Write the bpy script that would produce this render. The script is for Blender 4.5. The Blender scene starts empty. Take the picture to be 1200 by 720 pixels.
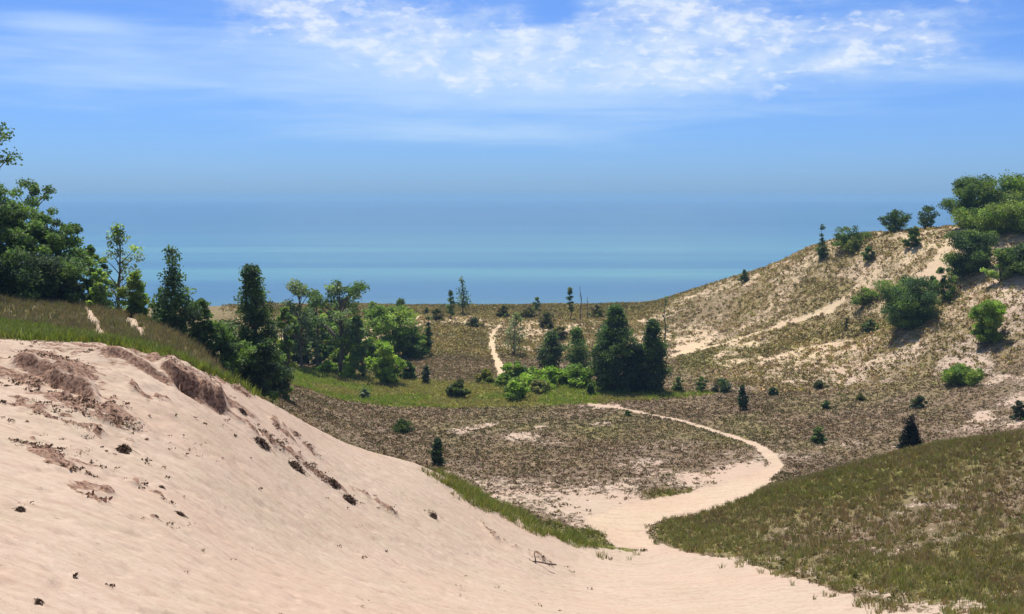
import bpy, math, time
import numpy as np
from mathutils import Vector
T0 = time.time()
S = bpy.context.scene
C = S.collection
rad = math.radians

# ------------------------------------------------------------------ camera
FPX = 1287.0                     # focal length in photograph pixels (1200 wide)
PITCH = math.atan(128.0 / FPX)
cam_d = bpy.data.cameras.new('camera')
cam = bpy.data.objects.new('camera', cam_d); C.objects.link(cam)
cam_d.sensor_width = 36.0
cam_d.lens = 36.0 * FPX / 1200.0
cam_d.clip_start = 0.1; cam_d.clip_end = 60000
cam.location = (0, 0, 0)
cam.rotation_euler = (math.pi / 2 - PITCH, 0, 0)
S.camera = cam

def slope(v):                    # dz/dy of the sight line through photo row v
    return np.tan(np.arctan((360.0 - np.asarray(v, float)) / FPX) - PITCH)
def lat(u, v):                   # dx/dy
    b = (360.0 - v) / FPX
    return ((u - 600.0) / FPX) / (math.cos(PITCH) + b * math.sin(PITCH))
def lat0(u): return (np.asarray(u, float) - 600.0) / (FPX * math.cos(PITCH))

# ------------------------------------------------------------------ noise
def _hash(ix, iy, seed):
    h = (ix.astype(np.int64) * 374761393 + iy.astype(np.int64) * 668265263 + seed * 1442695041) & 0xffffffff
    h = ((h ^ (h >> 13)) * 1274126177) & 0xffffffff
    h = (h ^ (h >> 16)) & 0xffffffff
    return h / 4294967295.0
def vnoise(x, y, seed=0):
    ix = np.floor(x); iy = np.floor(y); fx = x - ix; fy = y - iy
    fx = fx * fx * fx * (fx * (fx * 6 - 15) + 10); fy = fy * fy * fy * (fy * (fy * 6 - 15) + 10)
    a = _hash(ix, iy, seed); b = _hash(ix + 1, iy, seed)
    c = _hash(ix, iy + 1, seed); d = _hash(ix + 1, iy + 1, seed)
    return (a + (b - a) * fx) * (1 - fy) + (c + (d - c) * fx) * fy
def fbm(x, y, scale, oct=4, seed=0, gain=0.5):
    x = x / scale; y = y / scale; s = 0; a = 1; t = 0
    for o in range(oct):
        s = s + a * (vnoise(x + 17.3 * o, y - 9.1 * o, seed + o) - 0.5); t += a
        x, y = x * 1.97 + y * 0.31, y * 1.97 - x * 0.31; a *= gain
    return s / t * 2             # about -1..1
def sstep(a, b, x):
    t = np.clip((x - a) / (b - a), 0, 1); return t * t * (3 - 2 * t)

# ------------------------------------------------------------------ terrain
# Each column is a cut through the land along one bearing: (distance, height relative to the eye)
COL = {
 -500: [(0,-1.7),(8,-3.2),(18,-4.6),(35,-4.0),(52,-3.0),(62,-3.6),(75,-3.2),(88,-2.6),(105,-3),(130,-8),(180,-18),(250,-26),(290,-36),(340,-40)],
 -200: [(0,-1.7),(8,-3.8),(18,-6.0),(35,-5.8),(52,-5.2),(62,-5.9),(75,-5.6),(88,-5.2),(105,-6),(130,-11),(180,-20),(250,-26),(290,-36),(340,-40)],
 0:    [(0,-1.7),(8,-4.2),(18,-7.1),(35,-7.5),(54,-7.0),(62,-7.7),(75,-8.0),(88,-7.8),(105,-8.6),(130,-13),(180,-21),(250,-26),(290,-36),(340,-40)],
 100:  [(0,-1.7),(8,-4.5),(20,-7.9),(36,-8.4),(54,-7.2),(62,-8.2),(75,-8.8),(88,-9.0),(105,-10.5),(130,-16),(180,-23),(250,-25.5),(290,-36),(340,-40)],
 200:  [(0,-1.7),(8,-4.6),(22,-8.7),(37,-9.8),(55,-8.3),(63,-9.8),(75,-9.9),(90,-10.8),(110,-13.8),(140,-20),(185,-24.5),(250,-25),(290,-36),(340,-40)],
 300:  [(0,-1.7),(8,-4.8),(25,-9.9),(40,-12.0),(60,-11.0),(70,-14.5),(84,-16.6),(98,-17.9),(125,-21.3),(155,-24.3),(200,-26.4),(250,-24.5),(290,-36),(340,-40)],
 400:  [(0,-1.7),(8,-4.8),(30,-11.8),(46,-14.5),(66,-14.9),(76,-20),(92,-22.4),(112,-24),(140,-26),(165,-27.8),(200,-27.2),(250,-24.5),(290,-36),(340,-40)],
 500:  [(0,-1.7),(8,-4.8),(36,-14.2),(53,-17.3),(72,-18.0),(81,-22.4),(92,-24.8),(112,-26.4),(135,-27.7),(160,-28.2),(200,-26.3),(250,-24.5),(290,-36),(340,-40)],
 600:  [(0,-1.7),(8,-4.8),(43,-16.9),(60,-20.4),(76,-22.2),(84,-24.6),(94,-25.6),(113,-27.0),(137,-28.0),(160,-28.3),(202,-27.2),(250,-24.5),(290,-36),(340,-40)],
 700:  [(0,-1.7),(8,-4.8),(50,-19.6),(64,-22.8),(77,-25.0),(84,-25.5),(95,-26.0),(115,-27.2),(138,-28.1),(160,-28.3),(205,-26.5),(250,-24.4),(290,-36),(340,-40)],
 760:  [(0,-1.7),(8,-4.8),(52,-20.4),(65,-23.1),(78,-25.6),(85,-25.8),(97,-26.1),(117,-27.2),(138,-28.1),(162,-28.3),(205,-26.0),(246,-23.7),(290,-36),(340,-40)],
 820:  [(0,-1.7),(8,-4.8),(52,-20.4),(64,-22.7),(79,-25.2),(87,-25.4),(98,-26.2),(117,-27.1),(138,-27.9),(162,-28.2),(200,-26.6),(240,-19.7),(285,-33),(335,-40)],
 900:  [(0,-1.7),(8,-4.8),(51,-20.0),(62,-21.8),(76,-23.6),(86,-23.7),(96,-25.8),(115,-26.8),(135,-27.6),(162,-27.6),(190,-24.6),(235,-14.6),(280,-30),(335,-40)],
 1000: [(0,-1.7),(8,-4.8),(50,-19.6),(60,-20.9),(73,-22.2),(86,-21.6),(94,-24.4),(113,-26.9),(133,-27.0),(155,-26.5),(180,-22.6),(218,-6.9),(270,-26),(335,-40)],
 1100: [(0,-1.7),(8,-4.7),(48,-18.8),(58,-19.7),(70,-20.6),(84,-19.4),(92,-22.4),(107,-25.2),(126,-25.5),(145,-24.3),(165,-19.2),(202,-5.7),(255,-22),(335,-40)],
 1200: [(0,-1.7),(8,-4.6),(46,-18.0),(56,-18.9),(68,-19.2),(82,-18.0),(90,-20.9),(103,-23.4),(120,-23.4),(138,-21.4),(158,-14.4),(192,-3.4),(245,-18),(335,-40)],
 1320: [(0,-1.7),(8,-4.5),(44,-17.0),(54,-17.8),(66,-17.8),(80,-16.0),(88,-18.6),(99,-20.8),(114,-20.6),(130,-18.0),(150,-11.0),(184,0.5),(238,-14),(335,-40)],
 1700: [(0,-1.7),(8,-4.0),(40,-13.0),(50,-13.5),(62,-13.0),(76,-11.5),(84,-13.0),(95,-14.5),(110,-14.0),(126,-11.0),(146,-5.0),(180,6.0),(230,-6),(335,-40)],
}
UK = np.array(sorted(COL), float)
KD = np.array([[p[0] for p in COL[int(u)]] for u in UK], float)
KZ = np.array([[p[1] for p in COL[int(u)]] for u in UK], float)
UF = np.arange(-500, 1701, 4.0)

def pchip_slopes(x, y):
    h = np.diff(x); d = np.diff(y, axis=0) / h.reshape(-1, *([1] * (y.ndim - 1)))
    m = np.zeros_like(y)
    w1 = (2 * h[1:] + h[:-1]).reshape(-1, *([1] * (y.ndim - 1))); w2 = (h[1:] + 2 * h[:-1]).reshape(-1, *([1] * (y.ndim - 1)))
    with np.errstate(divide='ignore', invalid='ignore'):
        mm = (w1 + w2) / (w1 / d[:-1] + w2 / d[1:])
    m[1:-1] = np.where(d[:-1] * d[1:] > 0, mm, 0); m[0] = d[0]; m[-1] = d[-1]
    return m
def hermite(x0, x1, y0, y1, m0, m1, x):
    h = x1 - x0; t = (x - x0) / h
    return y0 * (1 + 2 * t) * (1 - t) ** 2 + h * m0 * t * (1 - t) ** 2 + y1 * t * t * (3 - 2 * t) + h * m1 * t * t * (t - 1)
def interp_cols(Y):
    m = pchip_slopes(UK, Y); i = np.clip(np.searchsorted(UK, UF, 'right') - 1, 0, len(UK) - 2)
    x0 = UK[i][:, None]; x1 = UK[i + 1][:, None]
    return hermite(x0, x1, Y[i], Y[i + 1], m[i], m[i + 1], UF[:, None])
FD = interp_cols(KD); FZ = interp_cols(KZ)
# smooth the columns sideways a little so no bearing shows a kink
def smooth_cols(A, n=15):
    k = np.hanning(n + 2)[1:-1]; k /= k.sum(); P = np.pad(A, ((n // 2, n // 2), (0, 0)), mode='edge')
    return np.stack([np.convolve(P[:, j], k, 'valid') for j in range(A.shape[1])], 1)
FD = smooth_cols(FD); FZ = smooth_cols(FZ)
# slopes in z along distance, per column (finite, softened so crests are round but not flat)
hd = np.diff(FD, axis=1); dd = np.diff(FZ, axis=1) / hd
FM = np.zeros_like(FZ)
w1 = 2 * hd[:, 1:] + hd[:, :-1]; w2 = hd[:, 1:] + 2 * hd[:, :-1]
same = dd[:, :-1] * dd[:, 1:] > 0
with np.errstate(divide='ignore', invalid='ignore'):
    FM[:, 1:-1] = np.where(same, (w1 + w2) / (w1 / dd[:, :-1] + w2 / dd[:, 1:]), 0)
FM[:, 0] = dd[:, 0]; FM[:, -1] = 0

def uy(x, y):
    r = np.hypot(x, y); az = np.arctan2(x, y)
    azc = np.clip(az, math.atan(lat0(-500)), math.atan(lat0(1700)))
    return np.tan(azc) * FPX * math.cos(PITCH) + 600.0, r * np.cos(azc)
def crest_y(u): return np.interp(u, UF, FD[:, 4])
def smooth_h(x, y):
    x = np.asarray(x, float); y = np.asarray(y, float); sh = x.shape
    u, d = uy(x.ravel(), y.ravel())
    fi = np.clip((u - UF[0]) / 4.0, 0, len(UF) - 1.001); i = fi.astype(int); f = fi - i
    out = 0
    for k, w in ((i, 1 - f), (i + 1, f)):
        D = FD[k]; j = np.clip((D <= d[:, None]).sum(1) - 1, 0, D.shape[1] - 2)
        n = np.arange(len(d)); dc = np.minimum(d, D[:, -1])
        z = hermite(D[n, j], D[n, j + 1], FZ[k, j], FZ[k, j + 1], FM[k, j], FM[k, j + 1], dc)
        out = out + w * z
    return out.reshape(sh)

# where things lie (patch, sand, path) ---------------------------------------
def cast(u, v, dmin=1.0, dmax=300.0, fn=None):
    """the point where the sight line through photo pixel (u, v) meets the land"""
    fn = fn or smooth_h
    s = float(slope(v)); l = lat(u, v)
    ys = np.concatenate([np.arange(dmin, 40, .5), np.arange(max(40, dmin), dmax, .35)]); ys = ys[ys >= dmin]
    z = fn(l * ys, ys); hit = np.nonzero(z > s * ys)[0]
    if len(hit) == 0: return None
    i = hit[0]
    if i == 0: return (l * ys[0], ys[0], float(z[0]))
    a, b = ys[i - 1], ys[i]
    for _ in range(12):
        m = (a + b) / 2
        if float(fn(np.array([l * m]), np.array([m]))[0]) > s * m: b = m
        else: a = m
    y = (a + b) / 2
    return (l * y, y, s * y)

def poly_pts(pts, dmin=1.0, step=14):
    out = []
    n = len(pts)
    for i in range(n):
        (u0, v0), (u1, v1) = pts[i], pts[(i + 1) % n]
        k = max(1, int(math.hypot(u1 - u0, v1 - v0) / step))
        for j in range(k):
            p = cast(u0 + (u1 - u0) * j / k, v0 + (v1 - v0) * j / k, dmin)
            if p: out.append(p[:2])
    return np.array(out)
def seg_dist(x, y, P, closed=False):
    """distance to polyline P (n,2+) and interpolated third column"""
    best = np.full(x.shape, 1e9); wv = np.zeros(x.shape)
    n = len(P)
    for i in range(n if closed else n - 1):
        a = P[i]; b = P[(i + 1) % n]; dx, dy = b[0] - a[0], b[1] - a[1]; L = dx * dx + dy * dy + 1e-9
        t = np.clip(((x - a[0]) * dx + (y - a[1]) * dy) / L, 0, 1)
        d = np.hypot(x - a[0] - t * dx, y - a[1] - t * dy)
        m = d < best; best = np.where(m, d, best)
        if P.shape[1] > 2: wv = np.where(m, a[2] + t * (b[2] - a[2]), wv)
    return best, wv
def poly_signed(x, y, P):
    """signed distance, positive inside; evaluated only near the polygon's box"""
    lo = P.min(0) - 12; hi = P.max(0) + 12
    m = (x > lo[0]) & (x < hi[0]) & (y > lo[1]) & (y < hi[1])
    out = np.full(x.shape, -50.0)
    if not m.any(): return out
    xs, ys = x[m], y[m]; ins = np.zeros(xs.shape, bool); n = len(P)
    for i in range(n):
        x0, y0 = P[i]; x1, y1 = P[(i + 1) % n]
        if y0 == y1: continue
        c = ((y0 > ys) != (y1 > ys)) & (xs < (x1 - x0) * (ys - y0) / (y1 - y0) + x0); ins ^= c
    d, _ = seg_dist(xs, ys, P, True)
    out[m] = np.where(ins, d, -d); return out
def path_line(pts, dmin=1.0):      # (u, v, half width in metres)
    out = []
    for i in range(len(pts) - 1):
        for j in range(4):
            t = j / 4; q = [pts[i][k] + (pts[i + 1][k] - pts[i][k]) * t for k in range(3)]
            p = cast(q[0], q[1], dmin)
            if p: out.append((p[0], p[1], q[2]))
    q = pts[-1]; p = cast(q[0], q[1], dmin)
    if p: out.append((p[0], p[1], q[2]))
    return np.array(out)

PATHS = {
 'main': path_line([(860,572,1.5),(885,563,1.1),(903,552,.8),(911,545,.65),(905,536,.6),(888,523,.6),(860,511,.55),(825,501,.5),(790,492,.5),(760,485,.5),(735,480,.45),(690,473,.35)], 80),
 'middle': path_line([(587,441,.6),(585,428,.6),(580,414,.55),(576,400,.5),(576,391,.45),(581,385,.45),(587,381,.4)], 120),
 'hill': path_line([(788,417,.5),(820,408,.45),(852,402,.45),(885,391,.55),(915,380,.7),(950,368,.8),(975,359,.9),(985,352,.7)], 120),
 'hilltop': path_line([(1058,334,.3),(1080,322,.45),(1098,305,.55),(1106,290,.4)], 120),
 'left': path_line([(119,396,.28),(113,381,.3),(104,366,.3),(98,354,.25)], 57),
 'left2': path_line([(168,394,.25),(157,380,.45),(146,366,.45),(136,356,.4)], 57),
}
POOL = poly_pts([(748,642),(722,640),(700,622),(688,604),(720,592),(760,585),(800,577),(835,568),(868,560),(893,553),(906,556),(893,574),(868,586),(835,597),(790,606),(764,614),(762,628),(770,642)], 74, 8)
FIELD = poly_pts([(328,424),(345,432),(400,436),(440,440),(520,447),(640,450),(700,449),(790,459),(840,461),(800,466),(700,473),(600,477),(520,478),(440,476),(390,467),(340,450)], 100)
BACKF = poly_pts([(450,440),(455,400),(480,382),(520,375),(560,380),(575,400),(580,440),(540,446)], 120)
MOUND_B = [(752,652),(775,640),(800,650),(850,653),(900,668),(950,682),(1000,697),(1060,715),(1140,740),(1300,790)]
mb = np.array([cast(u, v, 20)[:2] for u, v in MOUND_B])
mbu, mby = uy(mb[:, 0], mb[:, 1])
SPOTS = [((520,505),(560,497),(600,492),(560,503),(535,508)), ((590,510),(625,506),(640,512),(600,518)), ((690,497),(712,494),(716,500),(695,503)), ((690,474),(720,472),(725,477),(695,480)),
         ((785,408),(800,402),(828,402),(832,410),(800,416)), ((1128,448),(1090,440),(1105,418),(1165,420),(1180,440),(1160,452)), ((820,425),(860,398),(900,401),(890,420),(850,430)),
         ((925,568),(945,560),(960,562),(945,574),(922,576)), ((1138,480),(1160,478),(1165,492),(1140,494)), ((625,500),(640,497),(645,501),(630,504)),
         ((1085,328),(1098,300),(1110,288),(1118,300),(1100,330))]
LITTER = [path_line(l, 8) for l in (
 [(28,408,.7),(60,428,.8),(88,455,.9),(104,485,.8),(112,512,.5)], [(-40,436,.5),(20,446,.5),(70,468,.6)], [(40,516,.25),(75,532,.35),(112,548,.3)],
 [(108,406,.5),(150,416,.6),(190,430,.7),(212,440,.6)], [(190,420,1.1),(222,436,1.5),(246,456,1.4),(256,474,.8)], [(200,414,.8),(232,424,1.0),(262,448,.7)], [(214,414,.5),(246,428,.6),(276,450,.4)],
 [(290,503,.3),(326,522,.5),(366,552,.5),(400,580,.3)], [(330,502,.25),(372,532,.5),(420,572,.45),(456,594,.25)], [(68,548,.12),(110,572,.16),(150,592,.2),(180,606,.1)],
 [(130,556,.12),(165,574,.15)], [(486,592,.1),(522,616,.12)], [(0,470,.3),(40,482,.4),(70,500,.3)], [(150,452,.2),(190,470,.15)], [(35,655,.06),(75,668,.08)], [(110,658,.07),(145,668,.09)], [(560,610,.1),(600,640,.12),(660,668,.08)],
 [(262,484,.2),(300,506,.2)], [(140,516,.2),(156,530,.2)])]
SPOTS = [poly_pts(list(s), 78, 10) for s in SPOTS]
SPOTS = [s for s in SPOTS if len(s) > 2]
GREENP = [poly_pts([(940,330),(960,325),(1000,332),(995,343),(960,345),(945,340)], 120, 10),
          poly_pts([(790,420),(830,406),(880,404),(960,385),(985,375),(1040,372),(1060,385),(960,398),(900,415),(850,432),(800,432)], 120, 12)]

def litter_f(x, y):
    out = np.zeros(x.shape)
    wx = x + fbm(x, y, 2.0, 5, 71, .6) * 2.0; wy = y + fbm(x, y, 2.0, 5, 77, .6) * 2.0; brk = sstep(-.34, .22, fbm(x, y * .8, 1.1, 4, 79))
    for P in LITTER:
        lo = P[:, :2].min(0) - 3.5; hi = P[:, :2].max(0) + 3.5
        m = (x > lo[0]) & (x < hi[0]) & (y > lo[1]) & (y < hi[1])
        if m.any():
            dd_, w = seg_dist(wx[m], wy[m], P); out[m] = np.maximum(out[m], (np.exp(-(dd_ / w) ** 2) * .85 + .35 * np.exp(-(dd_ / (w * 2.6)) ** 2)) * brk[m])
    return out

def masks(x, y):
    u, d = uy(x, y)
    wob = fbm(x, y, 3.0, 3, 40) * 1.2 + fbm(x, y, .7, 2, 44) * .5
    cy = crest_y(u)
    # bare sand of the near dune: up to the crest on the left, down to the grassy mound on the right
    lim = np.where(u < 752, cy + 1.0, np.interp(u, mbu, mby))
    t = sstep(700, 790, u); lim = (cy + .9) * (1 - t) + np.interp(u, mbu, mby) * t
    strip = sstep(470, 540, u) * (1 - sstep(740, 760, u))
    lim = lim - strip * 1.2
    sand = sstep(-.5, .5, (lim - d) + wob * (.45 + .5 * strip + .9 * t))
    path = np.zeros(x.shape)
    for k, P in PATHS.items():
        lo = P[:, :2].min(0) - 4; hi = P[:, :2].max(0) + 4
        m = (x > lo[0]) & (x < hi[0]) & (y > lo[1]) & (y < hi[1])
        if m.any():
            dd_, w = seg_dist(x[m], y[m], P)
            dd_ = dd_ + wob[m] * .12
            path[m] = np.maximum(path[m], 1 - sstep(.8, 1.25, dd_ / w))
    pool = sstep(-.35, .35, poly_signed(x, y, POOL) + wob * .5)
    path = np.maximum(path, pool)
    spot = np.zeros(x.shape)
    for s in SPOTS: spot = np.maximum(spot, sstep(-.8, .8, poly_signed(x, y, s) + wob * .9))
    field = sstep(-1.5, 1.5, poly_signed(x, y, FIELD) + wob)
    back = sstep(-2, 2, poly_signed(x, y, BACKF) + wob)
    gp = np.zeros(x.shape)
    for s in GREENP: gp = np.maximum(gp, sstep(-1.5, 1.5, poly_signed(x, y, s) + wob))
    mound = sstep(740, 800, u) * sstep(0, 2, d - lim) * (1 - sstep(94, 98, d + wob)) 
    leftg = (1 - sstep(250, 330, u)) * sstep(-.5, .8, d - cy + wob * .4)
    stripg = sstep(470, 560, u) * (1 - sstep(735, 765, u)) * sstep(-6.5, -.5, d - cy + 2.2 * wob) * (1 - sstep(1.5, 6, d - cy + 2 * wob))
    hill = sstep(760, 960, u) * sstep(150, 172, d + (u - 900) * .05)
    fore = (1 - sstep(700, 900, u)) * sstep(185, 205, d)
    beach = sstep(257, 262, d)
    return dict(u=u, d=d, sand=sand, path=path, spot=spot, field=field, back=back, gp=gp, mound=mound, leftg=leftg, stripg=stripg, hill=hill, fore=fore, beach=beach, wob=wob, cy=cy)

def scarps(x, y, u, d, cy):
    dz = np.zeros(x.shape); band = np.zeros(x.shape)
    for (ua_, ub_, off, hh_, wd) in ((190, 260, 4.2, .95, .5), (16, 108, 8.5, .55, 1.2), (118, 200, 3.4, .4, .8)):
        sp_ = (d - cy + off + (u - ua_) * .03 + 1.0 * fbm(x, y, 1.8, 4, 25))
        win = sstep(ua_ - 14, ua_ + 14, u) * (1 - sstep(ub_ - 6, ub_ + 8, u))
        dz = dz + hh_ * win * sstep(-.35 * wd, .35 * wd, sp_) * (1 - sstep(.5, 3.4, sp_))
        band = np.maximum(band, win * np.exp(-(sp_ / (.55 + .3 * hh_)) ** 2) * (.35 + .75 * hh_))
    return dz, band

def height(x, y):
    x = np.asarray(x, float); y = np.asarray(y, float)
    z = smooth_h(x, y)
    u, d = uy(x, y); r = np.hypot(x, y)
    cy = crest_y(u)
    far = sstep(0, 12, d - cy)
    hill = sstep(800, 1000, u) * sstep(150, 175, d)
    fore = sstep(180, 200, d) * (1 - sstep(262, 280, d)) * (1 - sstep(740, 800, u))
    z = z + far * (fbm(x, y, 9, 4, 3) * .28 + hill * (fbm(x, y, 14, 4, 5) * .9)) + fore * (fbm(x, y, 15, 3, 7) * .9 - .35) * (1 - sstep(240, 250, d) * .75)
    near = (1 - far) * sstep(3, 12, d)
    # bare sand: broad soft undulation and wind/slump streaks running down the face to the right
    q = x * .86 + y * .5; w = -x * .5 + y * .86
    streak = fbm(q * .22, w, 1.6, 4, 11)
    z = z + near * (fbm(x, y, 7, 3, 9) * .12 + streak * .07 + fbm(x, y, .8, 3, 12) * .022)
    lumps = near * (1 - sstep(150, 330, u)) * sstep(-24, -8, d - cy) * (1 - sstep(-1.2, .5, d - cy))
    n = fbm(x * .8, y, 2.2, 4, 21)
    z = z + lumps * (.42 * np.maximum(n, -.15) + .1 * np.maximum(fbm(x, y, .6, 3, 22), 0))
    # eroded bank with overhanging roots near the crest
    bk = np.exp(-((u - 236) / 24.0) ** 2) * np.exp(-((d - cy + 2.2) / 2.0) ** 2)
    sz_, sb_ = scarps(x, y, u, d, cy)
    z = z + sz_ * (1 + .25 * fbm(x, y, .7, 3, 27)) + sb_ * (.22 * fbm(x, y, .5, 3, 28) + .10 * fbm(x, y, .16, 2, 29))
    nearm = (d < cy + 2) & (d > 8)
    if nearm.any():
        lf = litter_f(x[nearm], y[nearm]); z = z.copy()
        z[nearm] += lf * (.16 + .30 * np.maximum(fbm(x[nearm], y[nearm], .9, 3, 73), -.1)) * (d[nearm] / 60)
    # old footprints and slumps in the dry sand
    z = z - sstep(3, 12, d) * (1 - sstep(100, 125, d)) * np.maximum(fbm(x, y, .55, 2, 31) - .12, 0) * .15
    return z

def H1(x, y): return float(height(np.array([x]), np.array([y]))[0])

# ------------------------------------------------------------------ mesh helpers
def mesh_np(name, verts, faces, mats, col=None, smooth=False, colname='tint', matidx=None):
    """verts (n,3); faces (m,k) array; col per-vertex rgba"""
    me = bpy.data.meshes.new(name)
    verts = np.ascontiguousarray(verts, np.float32); faces = np.ascontiguousarray(faces, np.int32)
    k = faces.shape[1]; m = len(faces)
    me.vertices.add(len(verts)); me.vertices.foreach_set('co', verts.ravel())
    me.loops.add(m * k); me.loops.foreach_set('vertex_index', faces.ravel())
    me.polygons.add(m); me.polygons.foreach_set('loop_start', np.arange(0, m * k, k, dtype=np.int32))
    me.polygons.foreach_set('loop_total', np.full(m, k, np.int32))
    if smooth: me.polygons.foreach_set('use_smooth', np.ones(m, bool))
    if matidx is not None: me.polygons.foreach_set('material_index', np.ascontiguousarray(matidx, np.int32))
    me.update(calc_edges=True)
    if col is not None:
        for nm, arr in (col.items() if isinstance(col, dict) else ((colname, col),)):
            at = me.attributes.new(nm, 'FLOAT_COLOR', 'POINT')
            a4 = np.ones((len(verts), 4), np.float32); a4[:, :arr.shape[1]] = arr
            at.data.foreach_set('color', a4.ravel())
    for mt in (mats if isinstance(mats, (list, tuple)) else [mats]): me.materials.append(mt)
    return me
def link(name, me, parent=None, **props):
    o = bpy.data.objects.new(name, me); C.objects.link(o)
    if parent: o.parent = parent
    for k, v in props.items(): o[k] = v
    return o

# ------------------------------------------------------------------ materials
def new_mat(name):
    m = bpy.data.materials.new(name); m.use_nodes = True
    nt = m.node_tree; nt.nodes.clear(); return m, nt
def node(nt, typ, **kw):
    n = nt.nodes.new(typ)
    for k, v in kw.items():
        if k == 'ins':
            for a, b in v.items(): n.inputs[a].default_value = b
        else: setattr(n, k, v)
    return n
def L(nt, a, b): nt.links.new(a, b)
def mixc(nt, fac, a, b, blend='MIX'):
    n = nt.nodes.new('ShaderNodeMix'); n.data_type = 'RGBA'; n.blend_type = blend
    for s, val in ((0, fac), (6, a), (7, b)):
        if hasattr(val, 'is_linked'): L(nt, val, n.inputs[s])
        else: n.inputs[s].default_value = (*val, 1) if isinstance(val, tuple) and len(val) == 3 else val
    return n.outputs[2]
def mathn(nt, op, a, b=None, c=None, clamp=False):
    n = nt.nodes.new('ShaderNodeMath'); n.operation = op; n.use_clamp = clamp
    for s, val in ((0, a), (1, b), (2, c)):
        if val is None: continue
        if hasattr(val, 'is_linked'): L(nt, val, n.inputs[s])
        else: n.inputs[s].default_value = val
    return n.outputs[0]
def maprange(nt, v, a, b, c=0., d=1., smooth=True):
    n = nt.nodes.new('ShaderNodeMapRange'); n.interpolation_type = 'SMOOTHSTEP' if smooth else 'LINEAR'
    L(nt, v, n.inputs[0])
    for i, q in enumerate((a, b, c, d)):
        if hasattr(q, 'is_linked'): L(nt, q, n.inputs[i + 1])
        else: n.inputs[i + 1].default_value = q
    return n.outputs[0]
def noise(nt, vec, scale, detail=4, rough=.55, dist=0.):
    n = nt.nodes.new('ShaderNodeTexNoise'); n.inputs['Scale'].default_value = scale
    n.inputs['Detail'].default_value = detail; n.inputs['Roughness'].default_value = rough; n.inputs['Distortion'].default_value = dist
    L(nt, vec, n.inputs['Vector']); return n.outputs[0]

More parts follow.
